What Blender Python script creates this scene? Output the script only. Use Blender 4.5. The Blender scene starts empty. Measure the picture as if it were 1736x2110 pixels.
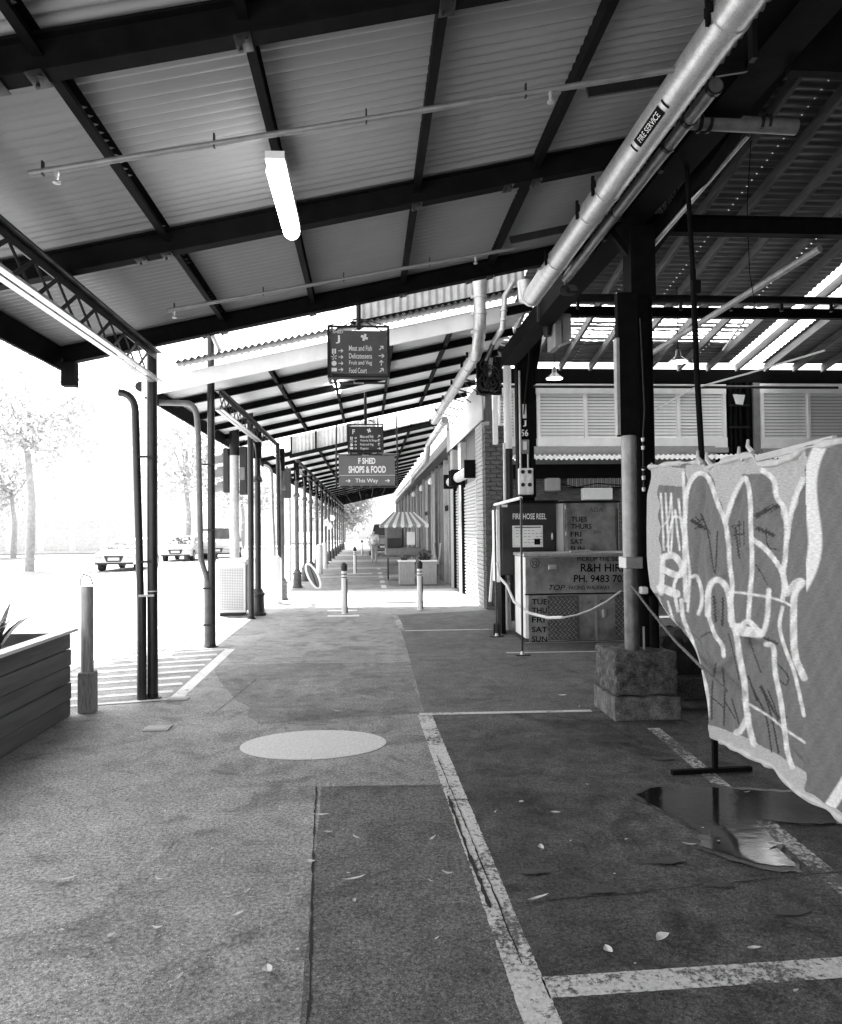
import bpy, math, random
import numpy as np
from mathutils import Vector, Matrix
random.seed(7); rng = np.random.default_rng(7)
S = bpy.context.scene; C = S.collection
R = math.radians
# ---------------------------------------------------------------- camera
FPX, CX, CY, EYE = 1520., 868., 1055., 1.6          # focal length in pixels of a 1736 x 2110 picture
def cam_axes(vp=(758, 1090), roll=0.6):
    r = R(roll); u = vp[0]-CX; v = CY-vp[1]
    u0 = u*math.cos(r)+v*math.sin(r); v0 = -u*math.sin(r)+v*math.cos(r)
    n = math.sqrt(u0*u0+v0*v0+FPX*FPX); t = math.asin(-u0/n); p = math.atan2(-v0, FPX)
    Rt = Vector((math.cos(t), -math.sin(t), 0)); F = Vector((math.sin(t)*math.cos(p), math.cos(t)*math.cos(p), math.sin(p)))
    U = Rt.cross(F)
    return Rt*math.cos(r)-U*math.sin(r), Rt*math.sin(r)+U*math.cos(r), F
RV, UV, FV = cam_axes()
cd = bpy.data.cameras.new('camera'); cam = bpy.data.objects.new('camera', cd); C.objects.link(cam)
cd.sensor_fit = 'VERTICAL'; cd.sensor_height = 36; cd.sensor_width = 36; cd.lens = 36*FPX/2110; cd.clip_end = 900; cd.clip_start = .05
cam.matrix_world = Matrix(((RV.x, UV.x, -FV.x, 0), (RV.y, UV.y, -FV.y, 0), (RV.z, UV.z, -FV.z, EYE), (0, 0, 0, 1)))
S.camera = cam
# ---------------------------------------------------------------- sky, sun, exposure
SUN = Vector((-1.0, 1.35, 3.9)).normalized()
elev = math.asin(SUN.z); azim = math.atan2(SUN.x, SUN.y)
wd = bpy.data.worlds.new('World'); S.world = wd; wd.use_nodes = True
nt = wd.node_tree; bg = nt.nodes['Background']
sk = nt.nodes.new('ShaderNodeTexSky'); sk.sky_type = 'NISHITA'; sk.sun_disc = False
sk.sun_elevation = elev; sk.sun_rotation = azim; sk.dust_density = 3.0
bw = nt.nodes.new('ShaderNodeRGBToBW'); nt.links.new(sk.outputs[0], bw.inputs[0]); nt.links.new(bw.outputs[0], bg.inputs[0])
bg.inputs[1].default_value = 0.15
sl = bpy.data.lights.new('sun', 'SUN'); sl.energy = 5.0; sl.angle = R(0.55); sl.color = (1, 1, 1)
so = bpy.data.objects.new('sun', sl); C.objects.link(so); so.rotation_euler = SUN.to_track_quat('Z', 'Y').to_euler(); so.location = (-10, 14, 40)
vs = S.view_settings; vs.view_transform = 'Standard'; vs.look = 'None'; vs.gamma = 1; vs.exposure = 2.85
S.cycles.max_bounces = 6; S.cycles.diffuse_bounces = 4

# pixel (of the 1736 x 2110 picture) -> place in the world
def ray(px, py): return RV*(px-CX)+UV*(CY-py)+FV*FPX
EY = Vector((0, 0, EYE))
def W(px, py, Y): d = ray(px, py); return EY+d*(Y/d.y)
def WX(px, py, X): d = ray(px, py); return EY+d*(X/d.x)
def G(px, py, z=0): d = ray(px, py); return EY+d*((z-EYE)/d.z)

# ---------------------------------------------------------------- materials
MATS = {}
def mat(name, v, rough=.6, metal=0, var=.25, scale=6, bump=0, bscale=60, emit=0, spec=.4, streak=False, fine=0, stretch=(1, 1, 1), dirt=0):
    if name in MATS: return MATS[name]
    m = bpy.data.materials.new(name); m.use_nodes = True; t = m.node_tree; b = t.nodes['Principled BSDF']; MATS[name] = m
    b.inputs['Roughness'].default_value = rough; b.inputs['Metallic'].default_value = metal
    b.inputs['Specular IOR Level'].default_value = spec
    tc = t.nodes.new('ShaderNodeTexCoord'); mp = t.nodes.new('ShaderNodeMapping'); mp.inputs['Scale'].default_value = stretch
    t.links.new(tc.outputs['Object'], mp.inputs[0])
    n = t.nodes.new('ShaderNodeTexNoise'); n.inputs['Scale'].default_value = scale; n.inputs['Detail'].default_value = 8; n.inputs['Roughness'].default_value = .65
    t.links.new(mp.outputs[0], n.inputs[0])
    mr = t.nodes.new('ShaderNodeMapRange'); mr.inputs[1].default_value = .3; mr.inputs[2].default_value = .7
    mr.inputs[3].default_value = v*(1-var); mr.inputs[4].default_value = min(.95, v*(1+var)); t.links.new(n.outputs[0], mr.inputs[0])
    out = mr.outputs[0]
    if fine:
        f = t.nodes.new('ShaderNodeTexNoise'); f.inputs['Scale'].default_value = 110; f.inputs['Detail'].default_value = 3; t.links.new(tc.outputs['Object'], f.inputs[0])
        fr = t.nodes.new('ShaderNodeMapRange'); fr.inputs[1].default_value = .35; fr.inputs[2].default_value = .65; fr.inputs[3].default_value = 1-fine; fr.inputs[4].default_value = 1+fine
        t.links.new(f.outputs[0], fr.inputs[0]); mu = t.nodes.new('ShaderNodeMath'); mu.operation = 'MULTIPLY'; t.links.new(out, mu.inputs[0]); t.links.new(fr.outputs[0], mu.inputs[1]); out = mu.outputs[0]
    if dirt:
        d = t.nodes.new('ShaderNodeTexNoise'); d.inputs['Scale'].default_value = 2.3; d.inputs['Detail'].default_value = 9; d.inputs['Distortion'].default_value = .6; t.links.new(tc.outputs['Object'], d.inputs[0])
        dr = t.nodes.new('ShaderNodeMapRange'); dr.inputs[1].default_value = .45; dr.inputs[2].default_value = .68; dr.inputs[3].default_value = 1; dr.inputs[4].default_value = 1-dirt
        t.links.new(d.outputs[0], dr.inputs[0]); mu = t.nodes.new('ShaderNodeMath'); mu.operation = 'MULTIPLY'; t.links.new(out, mu.inputs[0]); t.links.new(dr.outputs[0], mu.inputs[1]); out = mu.outputs[0]
    t.links.new(out, b.inputs['Base Color'])
    if bump:
        bn = t.nodes.new('ShaderNodeTexNoise'); bn.inputs['Scale'].default_value = bscale; bn.inputs['Detail'].default_value = 5; t.links.new(mp.outputs[0], bn.inputs[0])
        bu = t.nodes.new('ShaderNodeBump'); bu.inputs['Strength'].default_value = bump; bu.inputs['Distance'].default_value = .01
        t.links.new(bn.outputs[0], bu.inputs['Height']); t.links.new(bu.outputs[0], b.inputs['Normal'])
    if emit:
        b.inputs['Emission Color'].default_value = (1, 1, 1, 1); b.inputs['Emission Strength'].default_value = emit
    return m
def ramp(t, src, a, b, lo, hi):
    m = t.nodes.new('ShaderNodeMapRange'); m.inputs[1].default_value = a; m.inputs[2].default_value = b; m.inputs[3].default_value = lo; m.inputs[4].default_value = hi; t.links.new(src, m.inputs[0]); return m.outputs[0]
def mulv(t, a, b, op='MULTIPLY'):
    m = t.nodes.new('ShaderNodeMath'); m.operation = op
    for i, q in enumerate((a, b)):
        if isinstance(q, (int, float)): m.inputs[i].default_value = q
        else: t.links.new(q, m.inputs[i])
    return m.outputs[0]
def noise(t, tc, sc, det=6, ro=.6, dist=0):
    n = t.nodes.new('ShaderNodeTexNoise'); n.inputs['Scale'].default_value = sc; n.inputs['Detail'].default_value = det; n.inputs['Roughness'].default_value = ro; n.inputs['Distortion'].default_value = dist; t.links.new(tc, n.inputs[0]); return n.outputs[0]
def asphalt(name, v, blot, stain, wear=None):
    m = bpy.data.materials.new(name); m.use_nodes = True; t = m.node_tree; b = t.nodes['Principled BSDF']; MATS[name] = m; tc = t.nodes.new('ShaderNodeTexCoord').outputs['Object']
    c = ramp(t, noise(t, tc, .9, 5), .35, .65, v*(1-blot), v*(1+blot))
    c = mulv(t, c, ramp(t, noise(t, tc, 7, 8, .7, .5), .35, .65, 1-blot, 1+blot))
    c = mulv(t, c, ramp(t, noise(t, tc, 55, 8, .8), .38, .6, .25, 1.6))
    c = mulv(t, c, ramp(t, noise(t, tc, 230, 2, .5), .36, .6, .5, 1.45))
    c = mulv(t, c, ramp(t, noise(t, tc, 2.1, 9, .7, 1.2), .5, .62, 1, 1-stain))
    vo = t.nodes.new('ShaderNodeTexVoronoi'); vo.inputs['Scale'].default_value = 42; t.links.new(tc, vo.inputs[0])
    c = mulv(t, c, ramp(t, vo.outputs['Distance'], .07, .13, v*2.2, 0), 'ADD') if not wear else c
    if wear:
        k = ramp(t, mulv(t, noise(t, tc, 34, 9, .8, .2), ramp(t, noise(t, tc, 2.2, 4), .3, .7, -.13, .11), 'ADD'), wear-.03, wear+.05, 0, 1); mx = t.nodes.new('ShaderNodeMix'); t.links.new(k, mx.inputs[0]); t.links.new(c, mx.inputs[2]); t.links.new(ramp(t, noise(t, tc, 60, 5), .3, .7, .42, .66), mx.inputs[3]); c = mx.outputs[0]
    t.links.new(c, b.inputs['Base Color']); b.inputs['Specular IOR Level'].default_value = .3
    t.links.new(ramp(t, noise(t, tc, 5, 6), .3, .7, .62, .88), b.inputs['Roughness'])
    bu = t.nodes.new('ShaderNodeBump'); bu.inputs['Strength'].default_value = .55; bu.inputs['Distance'].default_value = .006; t.links.new(noise(t, tc, 90, 6, .7), bu.inputs['Height']); t.links.new(bu.outputs[0], b.inputs['Normal']); return m
ASPH = asphalt('asphalt', .22, .18, .42)
ASPHM = asphalt('asphalt_mid', .105, .2, .35)
ASPHD = asphalt('asphalt_dark', .062, .4, .6)
CONC = mat('concrete', .38, .8, 0, .12, 3, .3, 90, fine=.12)
ROAD = mat('road_asphalt', .22, .85, 0, .1, 1, .2, 90)
PAINT = asphalt('line_paint_worn', .1, .2, .3, .44)
PAINT2 = asphalt('line_paint', .12, .2, .3, .37)
PAINT3 = asphalt('line_paint_faded', .09, .2, .3, .5)
STEEL = mat('black_steel', .006, .7, 0, .4, 8, .1, 40, spec=.05)
DARK = mat('dark_iron', .015, .45, 0, .4, 10, .15, 50, spec=.25)
COLM = mat('column_paint', .02, .32, 0, .4, 8, .15, 40, spec=.5)
GALV = mat('galvanised_pipe', .46, .38, .55, .18, 14, .12, 60, fine=.12)
PALES = mat('bounce_toned_sheet', .75, .6, 0, .06, 2, 0)  # sheet colour lightened to imitate sunlight bounced onto the undersides
ROOFM = mat('corrugated_sheet', .3, .5, .25, .06, 2, 0)
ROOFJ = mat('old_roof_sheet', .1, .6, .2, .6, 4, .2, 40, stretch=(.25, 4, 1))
WOODJ = mat('weathered_timber', .1, .8, 0, .4, 12, .4, 60, stretch=(1, .15, 1))
WHITE = mat('white_paint', .74, .5, 0, .07, 5, .1, 60)
CREAM = mat('louvre_paint', .8, .45, 0, .1, 4, .1, 60)
BRICK = mat('dark_brick', .10, .85, 0, .35, 14, .5, 60, fine=.2)
MORT = mat('mortar', .3, .9, 0, .2, 12, .4, 60)
PBRICK = mat('painted_brick', .3, .7, 0, .1, 9, .4, 30)
ALU = mat('aluminium_panel', .31, .45, .5, .45, 4, .9, 3.5, dirt=.5)
ALUD = mat('tread_plate_alu', .12, .45, .5, .3, 6, .2, 20)
BLUE = mat('dark_enamel', .028, .4, 0, .3, 5, .15, 20)
SIGNM = mat('sign_enamel', .085, .35, 0, .2, 4)
SIGNB = mat('sign_black', .02, .3, 0, .2, 4)
FSH = mat('fshed_sign_paint', .13, .5, 0, .06, 4)
LETT = mat('white_lettering', .8, .5, 0, .05, 4)
BLK = mat('black_lettering', .008, .9, 0, .2, 30, spec=.05)
STONE = mat('bluestone', .07, .9, 0, .9, 16, 1.0, 28, fine=.5, dirt=.3)
STONEL = mat('bluestone_base', .11, .9, 0, .7, 9, .9, 45, fine=.4)
SHUT = mat('shutter_paint', .34, .5, .1, .08, 3, .1, 40)
DOORD = mat('dark_door', .06, .55, 0, .35, 4, .2, 30)
DOORM = mat('grey_door', .2, .6, 0, .25, 4, .2, 30)
ROPE = mat('pale_rope', .6, .8, 0, .15, 40)
ROPED = mat('dark_rope', .12, .8, 0, .5, 60)
LAMP = mat('lamp_lit', .8, .4, emit=4)
GLASS = mat('dark_glass', .05, .08, spec=.8)
RUB = mat('rubber', .025, .7)
CARW = mat('car_white', .6, .25, spec=.6, var=.03)
CARG = mat('car_silver', .4, .25, .3, spec=.6, var=.03)
PLASTB = mat('black_plastic', .02, .45)
LEAFM = mat('dry_leaf', .5, .7, var=.3, scale=30)
LEAFD = mat('brown_leaf', .1, .7, var=.4, scale=30)
GREEN = mat('foliage', .085, .55, var=.4, scale=9)
GREEN2 = mat('street_tree_foliage', .12, .6, var=.5, scale=4)
BARK = mat('bark', .12, .9, var=.4, bump=.6, bscale=20)
TUB = mat('timber_tub', .3, .8, var=.25, scale=8, bump=.2, stretch=(6, 6, 1))
SKIN = mat('skin', .35, .5, var=.05)
SHIRT = mat('white_cloth', .75, .8, var=.05)
TROU = mat('pale_trousers', .5, .8, var=.08)
HAIR = mat('dark_hair', .03, .6)
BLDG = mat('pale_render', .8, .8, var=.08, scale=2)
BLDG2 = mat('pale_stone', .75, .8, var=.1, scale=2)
ROOFT = mat('slate', .2, .7)
PLANT_M = mat('planter_boards', .13, .75, var=.3, scale=5, bump=.3, stretch=(1, .2, 3))
STRIPE = mat('awning_dark_stripe', .25, .7)
def translucent(name, v, rows=None):
    m = bpy.data.materials.new(name); m.use_nodes = True; t = m.node_tree; b = t.nodes['Principled BSDF']
    out = t.nodes['Material Output']; tr = t.nodes.new('ShaderNodeBsdfTranslucent'); tr.inputs[0].default_value = (v, v, v, 1)
    b.inputs['Base Color'].default_value = (.5, .5, .5, 1); b.inputs['Roughness'].default_value = .5
    mx = t.nodes.new('ShaderNodeMixShader'); mx.inputs[0].default_value = .75
    t.links.new(b.outputs[0], mx.inputs[1]); t.links.new(tr.outputs[0], mx.inputs[2]); t.links.new(mx.outputs[0], out.inputs[0])
    if rows:
        tc = t.nodes.new('ShaderNodeTexCoord'); sp = t.nodes.new('ShaderNodeSeparateXYZ'); t.links.new(tc.outputs['Object'], sp.inputs[0])
        a = t.nodes.new('ShaderNodeMath'); a.operation = 'MULTIPLY'; a.inputs[1].default_value = 2*math.pi/rows; t.links.new(sp.outputs[1], a.inputs[0])
        s = t.nodes.new('ShaderNodeMath'); s.operation = 'SINE'; t.links.new(a.outputs[0], s.inputs[0])
        nz = t.nodes.new('ShaderNodeTexNoise'); nz.inputs['Scale'].default_value = 7; t.links.new(tc.outputs['Object'], nz.inputs[0])
        ad = t.nodes.new('ShaderNodeMath'); ad.operation = 'MULTIPLY_ADD'; ad.inputs[1].default_value = 2.2; t.links.new(nz.outputs[0], ad.inputs[0]); t.links.new(s.outputs[0], ad.inputs[2])
        r = t.nodes.new('ShaderNodeMapRange'); r.inputs[1].default_value = 1.15; r.inputs[2].default_value = 1.45; r.inputs[3].default_value = .004; r.inputs[4].default_value = v
        t.links.new(ad.outputs[0], r.inputs[0]); t.links.new(r.outputs[0], tr.inputs[0])
    MATS[name] = m; return m
def leafy(name, v):
    m = mat(name, v, .55, var=.4, scale=3); t = m.node_tree; b = t.nodes['Principled BSDF']; tr = t.nodes.new('ShaderNodeBsdfTranslucent'); t.links.new(b.inputs['Base Color'].links[0].from_socket, tr.inputs[0])
    mx = t.nodes.new('ShaderNodeMixShader'); mx.inputs[0].default_value = .55; t.links.new(b.outputs[0], mx.inputs[1]); t.links.new(tr.outputs[0], mx.inputs[2]); t.links.new(mx.outputs[0], t.nodes['Material Output'].inputs[0]); return m
GREEN2 = leafy('pale_street_foliage', .42)
PANE = mat('glare_toned_glass', .6, .15, spec=.8)  # pale base colour imitates glare and sky reflection on the panes
BARK = mat('pale_bark', .3, .9, var=.3)
TRANS = translucent('translucent_sheet', .7)
TRANSR = translucent('dirty_translucent_sheet', .85, .155)
def puddle_mat():
    m = mat('wet_asphalt', .01, .1, 0, .5, 30, .05, 20, spec=.3); return m
WET = puddle_mat()

# ---------------------------------------------------------------- mesh helpers
ORG = {}
class MB:
    def __init__(s): s.v = []; s.f = []; s.sm = False
    def add(s, vs, fs):
        n = len(s.v); s.v += [tuple(v) for v in vs]; s.f += [tuple(i+n for i in f) for f in fs]; return s
    def hexa(s, p): return s.add(p, [(0, 3, 2, 1), (4, 5, 6, 7), (0, 1, 5, 4), (1, 2, 6, 5), (2, 3, 7, 6), (3, 0, 4, 7)])
    def box(s, x0, x1, y0, y1, z0, z1):
        return s.hexa([(x0, y0, z0), (x1, y0, z0), (x1, y1, z0), (x0, y1, z0), (x0, y0, z1), (x1, y0, z1), (x1, y1, z1), (x0, y1, z1)])
    def cbox(s, x0, x1, y0, y1, z0, z1, b=.01):
        # box with chamfered edges: an octagonal plan, a smaller plan at top and bottom
        def ring(i, z): return [(x0+b+i, y0+i, z), (x1-b-i, y0+i, z), (x1-i, y0+b+i, z), (x1-i, y1-b-i, z), (x1-b-i, y1-i, z), (x0+b+i, y1-i, z), (x0+i, y1-b-i, z), (x0+i, y0+b+i, z)]
        vs = ring(b, z0)+ring(0, z0+b)+ring(0, z1-b)+ring(b, z1)
        fs = [tuple(range(7, -1, -1)), tuple(range(24, 32))]
        for k in range(3):
            for i in range(8): j = (i+1) % 8; fs.append((k*8+i, k*8+j, k*8+8+j, k*8+8+i))
        return s.add(vs, fs)
    def beam(s, a, b, w, h, up=(0, 0, 1)):
        a = Vector(a); b = Vector(b); d = (b-a).normalized(); r = d.cross(Vector(up)).normalized(); u = r.cross(d)
        P = []
        for q in (a, b): P += [q-r*w/2-u*h/2, q+r*w/2-u*h/2, q+r*w/2+u*h/2, q-r*w/2+u*h/2]
        return s.add(P, [(0, 1, 2, 3), (7, 6, 5, 4), (0, 4, 5, 1), (1, 5, 6, 2), (2, 6, 7, 3), (3, 7, 4, 0)])
    def ibeam(s, a, b, w, h, t=.012):
        a = Vector(a); b = Vector(b); d = (b-a).normalized(); r = d.cross(Vector((0, 0, 1))).normalized(); u = r.cross(d)
        s.beam(a-u*(h/2-t/2), b-u*(h/2-t/2), w, t); s.beam(a+u*(h/2-t/2), b+u*(h/2-t/2), w, t); return s.beam(a, b, t, h-2*t)
    def tube(s, pts, r, n=12, caps=True):
        pts = [Vector(p) for p in pts]; rs = r if isinstance(r, (list, tuple)) else [r]*len(pts); s.sm = True
        vs = []; fs = []; ref = None
        for i, p in enumerate(pts):
            d = ((pts[min(i+1, len(pts)-1)]-pts[max(i-1, 0)])).normalized()
            if ref is None: ref = Vector((0, 0, 1)) if abs(d.z) < .9 else Vector((1, 0, 0))
            a = d.cross(ref).normalized(); b = a.cross(d)
            ref = b
            for k in range(n): t = 2*math.pi*k/n; vs.append(p+(a*math.cos(t)+b*math.sin(t))*rs[i])
        for i in range(len(pts)-1):
            for k in range(n): j = (k+1) % n; fs.append((i*n+k, i*n+j, (i+1)*n+j, (i+1)*n+k))
        if caps: fs += [tuple(range(n)), tuple(range(len(pts)*n-1, (len(pts)-1)*n-1, -1))]
        return s.add(vs, fs)
    def lathe(s, x, y, prof, n=16):
        s.sm = True; vs = []; fs = []
        for z, r in prof:
            for k in range(n): t = 2*math.pi*k/n; vs.append((x+r*math.cos(t), y+r*math.sin(t), z))
        for i in range(len(prof)-1):
            for k in range(n): j = (k+1) % n; fs.append((i*n+k, i*n+j, (i+1)*n+j, (i+1)*n+k))
        fs += [tuple(range(n-1, -1, -1)), tuple(range((len(prof)-1)*n, len(prof)*n))]
        return s.add(vs, fs)
    def flat(s, pts, z, t=0):
        n = len(pts)
        return s.add([(p[0], p[1], z) for p in pts], [tuple(range(n))])
    def mesh(s, name, m, o=(0, 0, 0)):
        me = bpy.data.meshes.new(name)
        me.from_pydata([(v[0]-o[0], v[1]-o[1], v[2]-o[2]) for v in s.v], [], s.f)
        if isinstance(m, (list, tuple)):
            for q in m: me.materials.append(q)
        else: me.materials.append(m)
        if s.sm:
            me.polygons.foreach_set('use_smooth', [len(p.vertices) <= 4 for p in me.polygons])
            try: me.set_sharp_from_angle(angle=R(40))
            except Exception: pass
        me.update(); return me
    def build(s, name, m, parent=None, loc=None):
        o = ORG.get(parent.name, Vector((0, 0, 0))) if parent else Vector(loc or (0, 0, 0))
        ob = bpy.data.objects.new(name, s.mesh(name, m, o)); C.objects.link(ob)
        if parent: ob.parent = parent
        else: ob.location = o
        ORG[ob.name] = o
        return ob
def tag(o, label=None, cat=None, group=None, kind=None):
    if label: o['label'] = label
    if cat: o['category'] = cat
    if group: o['group'] = group
    if kind: o['kind'] = kind
    return o
def thing(name, label, cat, loc=(0, 0, 0), group=None):
    o = bpy.data.objects.new(name, None); C.objects.link(o); o.location = loc; o.empty_display_size = .1
    ORG[o.name] = Vector(loc); return tag(o, label, cat, group)
def struct(name, mb, m): return tag(mb.build(name, m), kind='structure')
def copy_tree(o, parent=None, loc=None, label=None, rotz=None):
    c = o.copy(); C.objects.link(c)
    if parent: c.parent = parent
    else:
        if loc: c.location = loc
        if rotz is not None: c.rotation_euler.z = rotz
        if label: c['label'] = label
    for ch in list(o.children): copy_tree(ch, c)
    return c
def inst(mesh, name, parent, loc, rot=(0, 0, 0), scale=None):
    o = bpy.data.objects.new(name, mesh); C.objects.link(o); o.parent = parent
    o.location = Vector(loc)-ORG[parent.name]; o.rotation_euler = rot
    if scale: o.scale = scale
    ORG[o.name] = ORG[parent.name]; return o
def text(body, tl, tr, bl, m, parent, name='lettering', off=.003, lean=0, ofs=0):
    cu = bpy.data.curves.new('t', 'FONT'); cu.body = body; cu.size = 1; cu.align_x = 'LEFT'; cu.offset = ofs; cu.resolution_u = 3; cu.space_line = .95
    to = bpy.data.objects.new('t', cu); C.objects.link(to); bpy.context.view_layer.update()
    me = bpy.data.meshes.new_from_object(to.evaluated_get(bpy.context.evaluated_depsgraph_get()))
    bpy.data.objects.remove(to); bpy.data.curves.remove(cu)
    v = [Vector(q.co) for q in me.vertices]; x0 = min(q.x for q in v); x1 = max(q.x for q in v); y0 = min(q.y for q in v); y1 = max(q.y for q in v)
    tl, tr, bl = Vector(tl), Vector(tr), Vector(bl); ex = tr-tl; ez = bl-tl; nrm = ex.cross(ez).normalized()*-1
    if nrm.y > 0: nrm = -nrm
    mb = MB(); mb.v = [tuple(tl+ex*((q.x-x0)/(x1-x0)+lean*(q.y-y0)/(y1-y0))+ez*((y1-q.y)/(y1-y0))+nrm*off) for q in v]; mb.f = [tuple(p.vertices) for p in me.polygons]
    bpy.data.meshes.remove(me)
    return mb.build(name, m, parent)
def bend(a, b, c, n=6):  # quadratic corner a -> b -> c
    a, b, c = Vector(a), Vector(b), Vector(c)
    return [a*(1-t)**2+b*2*t*(1-t)+c*t*t for t in [i/n for i in range(n+1)]]

# ================================================================ GROUND
XW = 2.30                                           # wall line of the buildings
mb = MB(); mb.box(-400, 400, -60, 600, -1.2, -.13); struct('ground', mb, ROAD)
mb = MB(); mb.box(-30, -3.55, -30, 400, -.129, -.12); struct('road', mb, ROAD)
mb = MB(); mb.box(-3.4, 16, -8, 160, -.125, 0); struct('footpath', mb, ASPH)
k = thing('kerb', 'long pale concrete kerb between the road and the market footpath', 'kerb', (-3.48, 0, 0))
kb = MB().cbox(-.075, .075, 0, 2.4, -.12, .004, .012).mesh('kerb_stone', CONC)
for i in range(26):
    inst(kb, 'kerb_stone', k, (-3.48, -4+i*2.42, 0))
# darker bay surface on the right, patched sheets
def sheet(name, pts, z, m, kind='structure'):
    mb = MB(); mb.flat(pts, z); return tag(mb.build(name, m), kind=kind)
def wob(pts, a=.02, step=.12):
    out = []
    for i in range(len(pts)):
        p = Vector((*pts[i], 0)); q = Vector((*pts[(i+1) % len(pts)], 0)); n = max(1, int((q-p).length/step)); d = (q-p).normalized(); nn = Vector((-d.y, d.x, 0))
        for k in range(n): r = p+(q-p)*k/n+nn*random.uniform(-a, a)*(1 if k else 0); out.append((r.x, r.y))
    return out
sheet('asphalt_patch', wob([(-.2, 1.2), (-.3, 4.66), (.5, 4.62), (.58, 1.2)], .004), .0020, ASPHM)
sheet('asphalt_patch', wob([(.58, 1.2), (.475, 6.33), (2.0, 6.3), (15.5, 6.4), (15.5, 1.2)], .004), .0020, ASPHD)
sheet('asphalt_patch', wob([(.475, 6.335), (.5, 9.0), (.52, 13.7), (2.28, 14.2), (15.5, 14.3), (15.5, 6.41), (2.0, 6.31)], .004), .0020, ASPHM)
sheet('asphalt_patch', wob([(-1.9, 8.98), (.498, 8.9), (.474, 6.4), (-.9, 6.2)], .05, .3), .0010, asphalt('asphalt_worn', .15, .25, .4))
def stripe(p, q, w, z=.008, m=PAINT, worn=.5):
    # a painted stroke: ragged edges and bare spots where the paint has gone
    p = Vector((*p, 0)); q = Vector((*q, 0)); L = (q-p).length; d = (q-p)/L; nn = Vector((-d.y, d.x, 0)); n = max(2, int(L/.02)); mb = MB()
    A = [p+d*L*i/n+nn*(w/2+random.uniform(-.003, .001)*2*worn) for i in range(n+1)]; B = [p+d*L*i/n-nn*(w/2+random.uniform(-.003, .001)*2*worn) for i in range(n+1)]
    for i in range(n):
        mb.add([(*A[i][:2], z), (*B[i][:2], z), (*B[i+1][:2], z), (*A[i+1][:2], z)], [(0, 3, 2, 1)])
    return tag(mb.build('painted_line', m), kind='structure')
stripe((.555, 2.0), (.475, 6.33), .125, .0030, PAINT, .7)
stripe((.43, 6.36), (1.92, 6.31), .07, .0060, PAINT2, .3)
stripe((.6, 2.56), (9, 2.72), .12, .0030, PAINT, .4)
stripe((.53, 11.55), (.50, 13.6), .09, .0030, PAINT3, 1)
stripe((.57, 11.55), (2.0, 11.52), .07, .0060, PAINT2, .4)
stripe((1.75, 9.35), (2.9, 9.3), .06, .0030, PAINT2, .6)
stripe((2.24, 5.72), (2.02, 2.3), .1, .0030, PAINT3, .2)
stripe((-1.86, 10.15), (-1.84, 7.2), .13, .0030, PAINT2, .15)
stripe((-1.9, 10.13), (-3.3, 10.4), .09, .0060, PAINT2, .15)
stripe((-1.9, 7.2), (-3.3, 6.9), .08, .0060, PAINT2, .15)
for i in range(8):
    y = 7.45+i*.36
    stripe((-1.95, y+.12), (-3.25, y-.35+.12), .11, .0030, PAINT2, .1)
sheet('painted_oval', [(-.415+.54*math.cos(a*math.pi/32), 5.58+.375*math.sin(a*math.pi/32)) for a in range(64)], .0030, asphalt('oval_paint', .2, .1, .2, .30))
mb = MB()
def crack(pts, w=.008, z=.0042):
    for i in range(len(pts)-1):
        p = Vector((*pts[i], 0)); q = Vector((*pts[i+1], 0)); L = (q-p).length; d = (q-p)/L; nn = Vector((-d.y, d.x, 0)); n = max(2, int(L/.05)); pr = p
        off = [random.uniform(-.003, .003) for _ in range(n+1)]; ww = [w*random.uniform(.3, 1.3) for _ in range(n+1)]
        for k in range(n):
            a = p+d*L*k/n+nn*off[k]; b = p+d*L*(k+1)/n+nn*off[k+1]
            mb.add([(*(a+nn*ww[k]/2)[:2], z), (*(a-nn*ww[k]/2)[:2], z), (*(b-nn*ww[k+1]/2)[:2], z), (*(b+nn*ww[k+1]/2)[:2], z)], [(0, 3, 2, 1)])
crack([(-.205, 1.5), (-.21, 2.56), (-.3, 4.0), (-.33, 4.66)], .011); crack([(.55, 2.7), (.53, 3.4), (.50, 4.3), (.47, 5.2)], .007, .0075); crack([(.5, 3.1), (.48, 3.6), (.465, 4.4)], .018, .0075)
crack([(-.33, 4.66), (-.9, 4.72)], .004); crack([(-.3, 4.64), (.5, 4.58)], .005); crack([(-2.0, 9.15), (.6, 8.95), (1.9, 8.85)], .012); crack([(-1.35, 6.6), (-1.2, 8.1)], .008)
crack([(.75, 3.15), (1.1, 3.17), (1.75, 3.24), (2.4, 3.3)], .007); crack([(1.5, 6.2), (1.9, 5.9), (2.0, 5.3)], .012); crack([(.42, 4.36), (.6, 4.33)], .012, .0075)
crack([(-2.6, 6.1), (-2.0, 6.3), (-1.4, 6.6)], .005); crack([(-.6, 2.2), (.55, 2.36)], .007); crack([(.6, 12.4), (2.2, 12.1)], .008)
struct('pavement_joint', mb, mat('joint_dark', .015, .9))
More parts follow.
